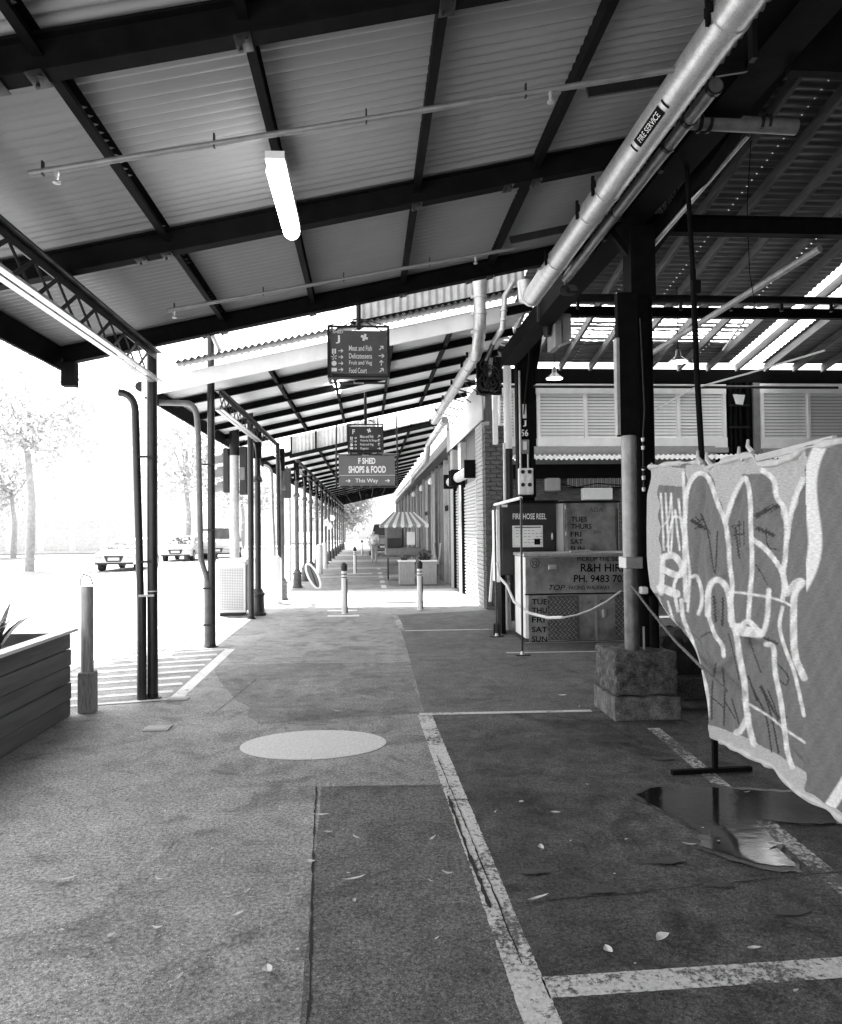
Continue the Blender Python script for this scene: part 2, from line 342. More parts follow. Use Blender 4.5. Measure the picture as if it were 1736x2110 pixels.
# puddle
pts = [(1310, 1640), (1340, 1627), (1375, 1624), (1395, 1630), (1400, 1618), (1420, 1626), (1460, 1624), (1500, 1628), (1560, 1632), (1640, 1636), (1720, 1650), (1725, 1700), (1640, 1700), (1560, 1690), (1585, 1720), (1600, 1745), (1640, 1790), (1600, 1788), (1560, 1782), (1520, 1770), (1470, 1755), (1440, 1745), (1440, 1715), (1415, 1700), (1370, 1675), (1335, 1658)]
gp = [G(*p) for p in pts]
cxp, cyp = sum(p.x for p in gp)/len(gp), sum(p.y for p in gp)/len(gp)
sheet('damp_patch', wob([(cxp+(p.x-cxp)*1.07, cyp+(p.y-cyp)*1.1) for p in gp], .02, .04), .0082, mat('damp_asphalt', .03, .4, 0, .5, 40, .4, 120, fine=.5, spec=.4))
sheet('puddle', wob([(p.x, p.y) for p in gp], .014, .04), .0100, WET)
for (x, y, r) in ((1.72, 2.95, .06), (1.0, 3.2, .05), (1.55, 3.2, .05), (.75, 3.4, .05), (1.4, 3.45, .07), (2.0, 4.95, .06), (2.15, 3.0, .1)):
    sheet('oil_stain', wob([(x+r*math.cos(a)*random.uniform(.7, 1.9), y+r*.5*math.sin(a)*random.uniform(.7, 1.3)) for a in [i*math.pi/8 for i in range(16)]], .006, .02), .0100, mat('stain', .03, .5, 0, .3, 20))
# covers
def cover(name, label, x, y, w, d, m, ridges=0):
    t = thing(name, label, 'cover', (x, y, 0)); MB().cbox(x-w/2, x+w/2, y-d/2, y+d/2, 0, .012, .003).build('frame', m, t)
    MB().cbox(x-w/2+.02, x+w/2-.02, y-d/2+.02, y+d/2-.02, .0125, .0165, .001).build('lid', m, t); return t
g = G(325, 1502); cover('utility_cover', 'pale rectangular utility cover left of the painted oval', g.x, g.y, .2, .16, CONC)
g = G(367, 1441); cover('utility_cover', 'small pale square cover beside the foot of the nearest column', g.x, g.y, .2, .13, CONC)
for (px, py, lb) in ((708, 1270, 'row of raised tactile studs in front of the left bollard'), (706, 1259, 'row of raised tactile studs just behind the left bollard')):
    g = G(px, py); t = thing('tactile_pad', lb, 'tactile pad', (g.x, g.y, 0))
    MB().box(g.x-.29, g.x+.29, g.y-.08, g.y+.08, .001, .012).build('pad', WHITE, t)
    st = MB().lathe(0, 0, [(0, .017), (.005, .012)], 6).mesh('stud', WHITE)
    for i in range(12):
        for j in range(3): inst(st, 'stud', t, (g.x-.264+i*.048, g.y-.05+j*.05, .012))

# ================================================================ CANOPIES
SL = .221; Z0 = 3.757
def zb(x, off=0): return Z0+off+SL*x
ang = math.atan(SL)
def corr_mesh(name, x0, x1, waves=10, pitch=.076, amp=.013, seg=8, m=None):
    # corrugated sheet lying along the slope in x, waves along y; a little thickness at the edge
    mb = MB(); n = waves*seg; V = []
    for i in range(n+1):
        y = i*pitch/seg; z = amp*(1-2*abs(math.sin(math.pi*i/seg))**1.5)
        V += [(x0, y, SL*x0+z), (x1, y, SL*x1+z)]
    mb.add(V, [(2*i, 2*i+1, 2*i+3, 2*i+2) for i in range(n)]); mb.sm = True
    return mb.mesh(name, m)
def canopy(label, y0, y1, beams, off, xl, xr, purl, col_x, latt, sheet_m=ROOFM, bw=.09, bh=.16, fascia=True, trans=()):
    t = thing('verandah_canopy', label, 'canopy', (0, y0, 0))
    lo = .19+off
    me = corr_mesh('roof_sheet', xl-.12, xr, m=sheet_m)
    n = int(math.ceil((y1-y0)/.74))
    for i in range(n):
        inst(me, 'roof_sheet', t, (0, y0+i*(y1-y0)/n, Z0+lo+.01*(i % 2)))
    for y in beams:
        MB().ibeam((xl, y, zb(xl, off)+.165-bh/2), (xr, y, zb(xr, off)+.165-bh/2), bw, bh).build('rafter', STEEL, t)
    for x in purl:
        mb = MB(); z = zb(x, off)+.09+.045
        mb.beam((x-.02, y0, z), (x-.02, y1, z), .004, .09); mb.beam((x, y0, z-.045), (x, y1, z-.045), .045, .004); mb.beam((x, y0, z+.045), (x, y1, z+.045), .045, .004); mb.beam((x+.021, y0, z-.036), (x+.021, y1, z-.036), .004, .02)
        mb.build('purlin', STEEL, t)
    if y0 < 0:
        cm = MB().cbox(-.035, .035, -.06, .06, -.006, 0, .001).lathe(.018, -.03, [(-.016, .009), (-.006, .009)], 6).lathe(-.018, .03, [(-.016, .009), (-.006, .009)], 6).mesh('cleat', DARK)
        for y in beams:
            for x in purl+(col_x+.5, col_x+3.0): inst(cm, 'cleat', t, (x, y, zb(x, off)-.002), (0, -ang, 0))
    if fascia:
        MB().box(xl-.03, xl, y0, y1, zb(xl, off)-.04, zb(xl, off)+.17).build('fascia', STEEL, t)
        MB().tube([(xl-.09, y0, zb(xl, off)+.12), (xl-.09, y1, zb(xl, off)+.12)], .065, 10).build('gutter', DARK, t)
    # lattice girder over the columns
    for (ly0, ly1) in latt:
        zt = zb(col_x, off)-.02; zl = zt-.27
        g = MB().beam((col_x-.035, ly0, zt), (col_x-.035, ly1, zt), .05, .012).beam((col_x+.035, ly0, zt), (col_x+.035, ly1, zt), .05, .012).beam((col_x, ly0, zt-.03), (col_x, ly1, zt-.03), .01, .06).build('lattice_girder', DARK, t)
        MB().beam((col_x-.035, ly0, zl), (col_x-.035, ly1, zl), .05, .01).beam((col_x+.035, ly0, zl), (col_x+.035, ly1, zl), .05, .01).beam((col_x, ly0, zl+.03), (col_x, ly1, zl+.03), .01, .05).build('bottom_chord', GALV if y0 < 12 else DARK, g)
        st = .33; nn = int((ly1-ly0)/st)
        for i in range(nn):
            a = ly0+i*st
            for (ya, yb, dx) in ((a, a+st, .006), (a+st, a, -.006)):
                MB().beam((col_x+dx, ya, zl+.01), (col_x+dx, yb, zt-.04), .028, .006, up=(1, 0, 0)).build('lattice_bar', DARK, g)
    return t
XL = -2.80; CXL = -2.0
PUR = (-1.33, -.5, .36, 1.2)
can1 = canopy('nearest lean-to verandah canopy with pale corrugated sheets on black steel beams', -2.0, 7.05, [-.85, 1.13, 3.09, 5.05, 7.0], 0, XL, 2.2, PUR, CXL, [(-2, 7.15)])
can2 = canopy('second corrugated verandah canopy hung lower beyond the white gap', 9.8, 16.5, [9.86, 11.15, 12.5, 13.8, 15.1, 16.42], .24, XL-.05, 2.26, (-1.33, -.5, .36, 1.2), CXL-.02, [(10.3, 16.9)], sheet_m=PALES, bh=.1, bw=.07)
ys = [20.0+i*2.05 for i in range(21)]
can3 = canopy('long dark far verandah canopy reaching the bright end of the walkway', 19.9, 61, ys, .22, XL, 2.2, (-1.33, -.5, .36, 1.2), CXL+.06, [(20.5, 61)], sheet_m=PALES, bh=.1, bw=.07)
# white fascia board and exposed sheet ends at the near edge of the second canopy
MB().add([(XL-.1, 9.74, zb(XL, .24)-.04), (1.8, 9.74, zb(1.8, .24)-.04), (1.8, 9.74, zb(1.8, .24)+.17), (XL-.1, 9.74, zb(XL, .24)+.17),
          (XL-.1, 9.78, zb(XL, .24)-.04), (1.8, 9.78, zb(1.8, .24)-.04), (1.8, 9.78, zb(1.8, .24)+.17), (XL-.1, 9.78, zb(XL, .24)+.17)],
         [(0, 1, 2, 3), (7, 6, 5, 4), (0, 4, 5, 1), (1, 5, 6, 2), (2, 6, 7, 3), (3, 7, 4, 0)]).build('fascia', CREAM, can2)
for i in range(1):
    mb = MB(); n = 56*6; V = []
    for k in range(n+1):
        x = -2.45+4.7*k/n; z = zb(x, .24)+.30+.017*math.cos(2*math.pi*k/6); V += [(x, 9.45, z-.03), (x, 9.95, z+.03)]
    mb.add(V, [(2*k, 2*k+2, 2*k+3, 2*k+1) for k in range(n)]); mb.sm = True; mb.build('edge_sheet', mat('edge_sheet_metal', .1, .5, .2), can2)
MB().beam((-2.4, 9.56, zb(-2.4, .24)+.25), (2.2, 9.56, zb(2.2, .24)+.25), .02, .05).build('edge_trim', GALV, can2)
# upright light sheet filling the step at the start of the far canopy, and over the near edge of the shed
def wavy_wall(name, x0, x1, y, zlo, zhi, m, parent, pitch=.1, amp=.014):
    mb = MB(); n = int((x1-x0)/pitch*8); V = []
    for i in range(n+1):
        x = x0+(x1-x0)*i/n; d = amp*math.cos(2*math.pi*(x-x0)/pitch); V += [(x, y+d, zlo(x)), (x, y+d, zhi(x))]
    mb.add(V, [(2*i, 2*i+2, 2*i+3, 2*i+1) for i in range(n)]); mb.sm = True
    return mb.build(name, m, parent)
wavy_wall('clerestory_sheet', -2.0, .25, 19.75, lambda x: zb(x, .26), lambda x: zb(x, .26)+.5, mat('clerestory_metal', .45, .5, .2), can3)
wavy_wall('clerestory_sheet', -.1, 2.2, 10.0, lambda x: zb(x, .24)+.42, lambda x: zb(x, .24)+1.0, mat('clerestory_metal', .45, .5, .2), can2)
MB().beam((-.2, 9.95, zb(-.2, .24)+.41), (2.2, 9.95, zb(2.2, .24)+.41), .04, .06).build('header', STEEL, can2)
for x in (-2.0, -1.35, -.5, .3): MB().box(x-.025, x+.025, 19.66, 19.71, zb(x, .22), zb(x, .26)+.5).build('mullion', STEEL, can3)
MB().beam((-2.05, 19.7, zb(-2.05, .24)), (1.9, 19.7, zb(1.9, .24)), .05, .1).build('header', STEEL, can3)
# end stubs at the eave of the near canopy
MB().box(XL+.02, XL+.14, 6.92, 7.02, zb(XL)-.2, zb(XL)+.02).build('hanger_stub', STEEL, can1)
# edge beam along the shed side carried by the shed columns
t = thing('edge_beam', 'heavy black valley gutter beam where the near canopy meets the shed', 'beam', (2.32, -2, 4.3))
MB().box(2.19, 2.43, -2, 11.8, 4.23, 4.47).build('beam', STEEL, t)
for y in np.arange(0, 10.4, 1.3): MB().box(2.16, 2.19, y, y+.05, 4.2, 4.5).build('strap', DARK, t)

# ---------------------------------------------------------------- columns and downpipes (left)
def plain_post(label, x, y, r, h, name='iron_column', m=COLM):
    t = thing(name, label, 'column', (x, y, 0)); MB().lathe(x, y, [(0, r), (h, r*.97)], 20).build('shaft', m, t)
    MB().lathe(x, y, [(0, r+.03), (.012, r+.03), (.013, r+.004), (.05, r+.002)], 16).build('foot', DARK, t); return t
c1 = plain_post('plain round black column nearest the camera beside a leaning downpipe', -2.07, 7.28, .05, 3.36)
MB().lathe(-2.07, 7.28, [(1.02, .052), (1.03, .052)], 20).build('seam', WHITE, c1)
c2 = plain_post('tall thin round column, second from the camera, rising past the canopy edge', -2.15, 10.37, .052, 4.35)
MB().beam((-2.12, 10.35, 4.3), (-1.95, 9.95, 4.0), .05, .03).build('brace', GALV, c2)
c3 = plain_post('slim plain pole standing just before the first ornate column', -2.11, 13.56, .055, 3.75)
def downpipe(label, pts, r, m, parts=()):
    p0 = pts[0]; t = thing('downpipe', label, 'downpipe', (p0[0], p0[1], 0)); MB().tube(pts, r, 12).build('pipe', m, t)
    for (q, rr, h) in parts: MB().lathe(q[0], q[1], [(q[2], rr), (q[2]+h, rr)], 12).build('sleeve', m if rr < .06 else COLM, t)
    return t
b = [(-2.15, 7.22, 0), (-2.165, 7.22, 1.0), (-2.19, 7.22, 2.0)]
dp = downpipe('dark downpipe strapped to the nearest column, its elbow open at the top', b+bend((-2.21, 7.22, 2.75), (-2.215, 7.22, 2.92), (-2.36, 7.22, 2.93)), .036, COLM, [((-2.153, 7.22, 0), .045, .98)])
for z in (.98, 1.3, 2.3): MB().box(-2.17, -2.03, 7.17, 7.19, z, z+.02).build('strap', GALV if z < 1 else DARK, dp)
b = [(-2.19, 10.36, 0), (-2.23, 10.36, 1.0), (-2.27, 10.36, 2.0), (-2.28, 10.36, 3.0)]
e = [W(405, 833, 10.36), W(340, 830, 10.36)]
dp = downpipe('grey downpipe bent square at the top beside the second column', [(-2.2, 10.36, 0), (-2.215, 10.36, .95), tuple(W(414, 1150, 10.36)), tuple(W(409, 900, 10.36))]+bend(tuple(W(407, 870, 10.36)), tuple(W(406, 832, 10.36)), tuple(W(385, 831, 10.36)))+[tuple(W(315, 829, 10.36))], .04, mat('grey_pipe_paint', .14, .35, 0, .3, 8), [((-2.2, 10.36, 0), .055, .92)])
for z in (.3, .8, 1.6, 2.5): MB().box(-2.26, -2.1, 10.3, 10.32, z, z+.02).build('strap', DARK, dp)
FARC = mat('sun_toned_column_paint', .08, .45, 0, .5, 6, .2, 40)  # lighter column tone imitates sun falling on the far row
def ornate(name, x, y, h=3.45, r=.055, COLM=COLM):
    t = thing(name, '', 'column', (x, y, 0))
    MB().lathe(x, y, [(0, .15), (.05, .15), (.06, .12), (.36, .112), (.38, .13), (.42, .13), (.44, .1), (.5, .075)], 12).build('pedestal', COLM, t)
    MB().lathe(x, y, [(.5, r+.005), (2.55, r), (h, r*.95)], 16).build('shaft', COLM, t)
    MB().lathe(x, y, [(2.5, r+.03), (2.53, r+.045), (2.56, r+.03), (2.62, r+.012)], 12).build('collar', COLM, t)
    for sy in (-1, 1):
        MB().tube([Vector((x, y+sy*.05, 2.6)), Vector((x, y+sy*.09, 2.85)), Vector((x, y+sy*.22, 3.08)), Vector((x, y+sy*.45, 3.2))], .014, 6).build('bracket', COLM, t)
    MB().box(x-.07, x+.07, y-.07, y+.07, h-.5, h).build('capital_box', STEEL, t)
    return t
desc = ['beside the slim plain pole', 'behind the white pipe sleeve', 'with the round white sign leaning at its foot', 'next past the leaning white sign', 'fourth along the kerb past the traffic cabinet', 'fifth along the kerb past the traffic cabinet', 'sixth along the kerb past the traffic cabinet', 'seventh along the kerb past the traffic cabinet', 'eighth along the kerb past the traffic cabinet', 'ninth along the kerb past the traffic cabinet', 'tenth along the kerb past the traffic cabinet', 'eleventh along the kerb past the traffic cabinet', 'last but two before the bright end', 'last but one before the bright end', 'farthest one, at the bright end']
cy = [14.08, 17.0, 20.59, 23.2, 25.6, 28.6, 31.8, 34.6, 37.5, 41, 44.5, 48, 52, 56, 60]
oc = ornate('ornate_column', -2.06, 14.08); oc['label'] = 'ornate iron column '+desc[0]; oc['group'] = 'ornate iron columns along the kerb'
ofc = ornate('ornate_column', -1.95, cy[1], COLM=FARC); ofc['label'] = 'ornate iron column '+desc[1]; ofc['group'] = oc['group']
for d, y in zip(desc[2:], cy[2:]):
    c = copy_tree(ofc, None, (-1.95, y, 0), 'ornate iron column '+d)
wp = thing('pipe_sleeve', 'white painted pipe sleeve at the foot of two thin pipes past the traffic cabinet', 'downpipe', (-1.97, 16.33, 0))
MB().lathe(-1.99, 16.33, [(0, .11), (.95, .11), (1.02, .09), (1.05, .06)], 14).build('sleeve', WHITE, wp)
MB().tube([(-2.03, 16.3, 1), (-2.07, 16.3, 2.0)]+bend((-2.08, 16.3, 2.75), (-2.08, 16.3, 3.0), (-2.25, 16.3, 3.0)), .035, 10).build('pipe', GALV, wp)
MB().tube([(-1.93, 16.32, 1), (-1.95, 16.32, 3.5)], .045, 10).build('pipe', COLM, wp)
for i, (x, y) in enumerate(((-2.13, 20.4), (-2.1, 25.3), (-2.08, 31.6))):
    downpipe(['thin downpipe left of the column with the leaning sign', 'thin pale downpipe midway along the far colonnade', 'distant thin downpipe in the far colonnade'][i], [(x, y, .2), (x, y, 2.6)]+bend((x, y, 2.8), (x, y, 3.0), (x-.2, y, 3.0)), .035, GALV)
for y, lb in ((27, 'white post sleeve among the far columns'), (30.2, 'second white post sleeve farther among the columns')):
    t = MB().lathe(-1.75, y, [(0, .12), (1.0, .12), (1.06, .07)], 12).build('pipe_sleeve', WHITE, None, (-1.75, y, 0)); tag(t, lb, 'sleeve')
# small round notice plates on far columns
for i, (y, z) in enumerate(((33, 1.9), (36, 1.75), (39, 2.2))):
    t = MB().tube([(-1.85, y, z), (-1.85, y+.02, z)], .16, 14).build('round_plate', WHITE, None, (-1.85, y, z)); tag(t, ['white round plate fixed high on a far column', 'white round plate fixed low on a far column', 'small white round plate near the far roof'][i], 'sign')

# ---------------------------------------------------------------- pipes under the roofs
def collar(mb, a, b, r, w=.05):
    a, b = Vector(a), Vector(b); d = (b-a).normalized(); mb.tube([a-d*w/2, a+d*w/2], r, 18)
PX, PZ = 1.75, 4.03
bp = thing('drain_pipe', 'fat galvanised pipe running along under the near roof from the top right corner', 'pipe', (PX, 2, PZ))
MB().tube([(PX, 1.0, PZ), (PX, 7.66, PZ)], .097, 24).build('pipe', GALV, bp)
for y in (3.35, 5.15, 5.55, 6.55, 7.6):
    mb = MB(); collar(mb, (PX, y, PZ), (PX, y+1, PZ), .104, .035); mb.build('coupling', GALV, bp)
    if y < 7: MB().box(PX-.118, PX-.098, y-.03, y+.03, PZ+.0, PZ+.05).box(PX-.122, PX-.103, y-.012, y+.012, PZ-.05, PZ+.09).build('bolt_lug', STEEL, bp); MB().tube([(PX-.02, y, PZ+.08), (PX-.02, y, zb(PX)+.02)], .006, 6).build('hanger_rod', STEEL, bp)
MB().tube([(PX-.035, 7.66, PZ), (PX-.05, 7.72, PZ), (PX-.06, 7.74, PZ+.2)], .07, 14).build('elbow', GALV, bp)
def on_pipe(y, a): return Vector((PX+.0985*math.cos(a), y, PZ+.0985*math.sin(a)))
mb = MB()
for (ya, yb, a0, a1) in ((4.02, 4.4, 3.6, 4.25), (3.96, 3.98, 3.6, 4.25), (4.44, 4.46, 3.6, 4.25)):
    n = 5; vs = [on_pipe(y, a0+(a1-a0)*i/n) for y in (ya, yb) for i in range(n+1)]; mb.add(vs, [(i, i+1, n+2+i, n+1+i) for i in range(n)])
mb.build('pipe_label', BLK, bp)
def pipe_text(s, y0, y1, a0, a1):
    ob = text(s, (0, 0, 0), (1, 0, 0), (0, 0, -1), LETT, bp, 'pipe_lettering', 0)
    for v in ob.data.vertices:
        u = v.co.x+ORG[bp.name].x; w_ = -(v.co.z+ORG[bp.name].z)
        p = on_pipe(y0+(y1-y0)*(1-u), a0+(a1-a0)*w_); q = (p-Vector((PX, 0, PZ))); q.y = 0; q = q.normalized()*.0015
        v.co = p+q-ORG[bp.name]
pipe_text('FIRE SERVICE', 4.06, 4.36, 3.75, 4.1)
tp = thing('drain_pipe', 'thinner pipe hung right of the fat pipe under the near roof', 'pipe', (1.97, 4, 4.07))
MB().tube([(1.97, 3.95, 4.07), (1.97, 7.1, 4.05)], .042, 16).build('pipe', mat('dull_pipe', .16, .45, .4, .3, 10), tp)
for y in (3.97, 4.3, 4.6, 5.6, 6.4, 7.08):
    mb = MB(); collar(mb, (1.97, y, 4.068), (1.97, 9, 4.068), .05, .03); mb.build('coupling', DARK, tp); 
    MB().tube([(1.97, y, 4.1), (1.97, y, 4.3)], .005, 6).build('hanger_rod', STEEL, tp)
sp = thing('branch_pipe', 'short dark pipe with flanges crossing to the right near the shed roof', 'pipe', (2.1, 4.55, 4.3))
a, b2 = W(1420, 250, 4.6), W(1640, 262, 4.6)
MB().tube([a, b2], .05, 16).build('pipe', mat('dull_pipe', .16), sp)
for px in (1440, 1460, 1565, 1580):
    q = W(px, 254, 4.6); mb = MB(); collar(mb, q, q+Vector((1, 0, 0)), .06, .02); mb.build('flange', DARK, sp)
# second run of fat pipe: upright, then along under canopy 2
X2, Z2 = 1.5, 3.98
pp = thing('drain_pipe', 'second run of fat pale pipe coming down then along the shop fronts', 'pipe', (X2, 9.5, Z2)); pr = .082; U2 = X2-.02
MB().tube([Vector((U2, 9.45, 4.85)), Vector((U2, 9.45, 4.36))]+bend((U2, 9.45, 4.36), (U2, 9.47, 4.02), (X2, 10.0, Z2), 8)+[Vector((X2, 16.3, Z2))], pr, 20).build('pipe', GALV, pp)
for q, d in (((U2, 9.45, 4.6), (0, 0, 1)), ((U2, 9.45, 4.38), (0, 0, 1)), ((U2+.01, 9.62, 4.14), (0, .5, -.5))):
    mb = MB(); collar(mb, q, Vector(q)+Vector(d), pr+.01, .03); mb.build('coupling', GALV, pp); MB().box(U2-pr-.035, U2-pr-.008, 9.43, 9.47, q[2]-.02, q[2]+.02).build('bolt_lug', GALV, pp)
MB().tube([(U2, 9.45, 4.62), (U2, 9.45, 4.88)], [.083, .115], 16).build('funnel', GALV, pp)
for y in (10.1, 10.7, 12.0, 13.4, 14.8, 16.2):
    mb = MB(); collar(mb, (X2, y, Z2), (X2, 30, Z2), pr+.009, .04); mb.build('coupling', GALV, pp); MB().box(X2-.12, X2-.09, y-.03, y+.03, Z2-.02, Z2+.05).build('bolt_lug', STEEL, pp)
p3 = thing('drain_pipe', 'third run of pale pipe stepping down farther along the shops', 'pipe', (1.75, 16.5, 4.0))
MB().tube([(1.75, 16.4, 4.02), (1.75, 20.6, 4.0)]+bend((1.75, 21, 4.0), (1.75, 21.3, 3.7), (1.75, 21.8, 3.62))+[(1.75, 28, 3.6)]+bend((1.75, 28.3, 3.6), (1.75, 28.5, 3.5), (1.75, 29, 3.45))+[(1.75, 44, 3.43)], pr, 16).build('pipe', GALV, p3)
for y in (16.6, 18, 19.4, 20.5, 22, 24, 26, 30, 33, 36, 39):
    zz = 4.01 if y < 21 else (3.61 if y < 28.4 else 3.44); mb = MB(); collar(mb, (1.75, y, zz), (1.75, 60, zz), pr+.012, .05); mb.build('coupling', GALV, p3)
s3 = thing('small_pipe', 'small pale pipe stepping down between the two fat pipe runs', 'pipe', (1.9, 9, 4.5))
MB().tube([W(1058, 580, 9.2), W(1040, 612, 9.2), W(1038, 650, 9.2), W(1036, 675, 9.2), W(1018, 705, 10.0)], .038, 12).build('pipe', GALV, s3)
for a in ((1038, 640), (1038, 660)): mb = MB(); collar(mb, W(*a, 9.2), W(*a, 9.2)+Vector((0, 0, 1)), .05, .02); mb.build('coupling', GALV, s3)
MB().tube([W(1018, 705, 10.0), W(1003, 740, 10.6)], .034, 10).build('pipe', DARK, s3)
# sprinkler lines across the near canopy
def sprinkler(label, a, b, heads, r=.016, m=None):
    t = thing('sprinkler_pipe', label, 'pipe', tuple(a)); MB().tube([a, b], r, 10).build('pipe', m or mat('grey_pipe', .22, .4, .3, .2, 9), t)
    for f in heads:
        q = Vector(a).lerp(Vector(b), f); mb = MB(); mb.lathe(q.x, q.y, [(q.z-.075, .006), (q.z-.07, .02), (q.z-.062, .02), (q.z-.055, .006), (q.z-.03, .012), (q.z, .012)], 8); mb.build('sprinkler_head', GALV, t)
    for f in (.02, .27, .5, .75): 
        q = Vector(a).lerp(Vector(b), f); MB().box(q.x-.004, q.x+.004, q.y-.012, q.y+.012, q.z-.02, q.z+.05).build('clip', DARK, t)
    return t
sprinkler('sprinkler pipe crossing the nearest roof bays in front of the lamp', W(60, 358, 3.75), W(1400, 142, 3.78), (.04, .79))
sprinkler('shorter sprinkler pipe crossing near the far edge of the first canopy', W(345, 640, 6.15), W(1060, 512, 6.15), (.02, .885))
sprinkler('sprinkler pipe under the second canopy behind the hanging sign', W(520, 784, 12), W(960, 690, 12), (.02, .8), .018)
sprinkler('low sprinkler pipe farther under the second canopy', W(562, 828, 15), W(960, 745, 15), (.02, .8), .018)
# cable tray right of the fourth purlin
t = thing('cable_tray', 'black slotted cable tray running right from the fourth purlin', 'tray', (1.3, 4.2, 4))
MB().beam((1.25, 4.0, zb(1.25)-.0), (2.2, 4.05, zb(2.2)-.0), .02, .06).build('tray', DARK, t)
t = thing('cable_tray', 'black cable tray near the far end of the first canopy', 'tray', (1.3, 6.2, 4))
MB().beam((1.22, 6.1, zb(1.2)), (2.2, 6.1, zb(2.2)), .02, .06).build('tray', DARK, t)
# fluorescent battens
def batten(label, x, y0, y1, z):
    t = thing('batten_light', label, 'light', (x, (y0+y1)/2, z)); mb = MB(); n = 12; L = y1-y0
    prof = []
    mb.tube([(x, y0, z), (x, y0+.02, z), (x, y0+.05, z), (x, y1-.05, z), (x, y1-.02, z), (x, y1, z)], [.03, .045, .052, .052, .045, .03], 16); mb.build('diffuser', LAMP, t)
    MB().box(x-.05, x+.05, y0-.01, y1-.03, z+.035, z+.075).build('housing', WHITE, t); MB().box(x-.02, x+.02, (y0+y1)/2-.02, (y0+y1)/2+.02, z+.075, z+.2).build('mount', DARK, t)
l1 = W(573, 358, 3.85); l2 = W(598, 470, 4.62)
batten('bright fluorescent lamp under the nearest canopy', (l1.x+l2.x)/2, 3.8, 4.68, (l1.z+l2.z)/2)
l1 = W(695, 798, 12.7); batten('small bright fluorescent lamp below the first hanging direction sign', l1.x, 12.3, 13.1, l1.z)
l1 = W(1060-290, 1043, 36); batten('distant bright lamp above the far walkway', -.2, 24, 25.2, 3.55)

# ================================================================ SIGNS
def arrow(mb, c, d, s, y):
    # arrow in the plane y, centre c (x,z), direction d, size s
    d = Vector(d).normalized(); n = Vector((-d.y, d.x)); c = Vector(c)
    def q(a, b, w):
        a = Vector(a); b = Vector(b); e = (b-a).normalized(); f = Vector((-e.y, e.x))*w/2
        mb.add([(p.x, y, p.y) for p in (a-f, b-f, b+f, a+f)], [(0, 1, 2, 3)])
    q(c-d*s/2, c+d*s/2, s*.16); q(c+d*s/2+d*.001, c+n*s*.36+d*s*.1, s*.17); q(c+d*s/2+d*.001, c-n*s*.36+d*s*.1, s*.17)
def emblem(mb, cx, cz, s, y):
    for (dx, dz, r) in ((0, 0, .22), (-.22, .1, .18), (.2, -.1, .18), (.08, .22, .17), (-.08, -.22, .17)):
        n = 4; mb.add([(cx+s*(dx+r*math.cos(a)), y, cz+s*(dz+r*math.sin(a))) for a in (.5, 2.07, 3.64, 5.2)], [(0, 1, 2, 3)])
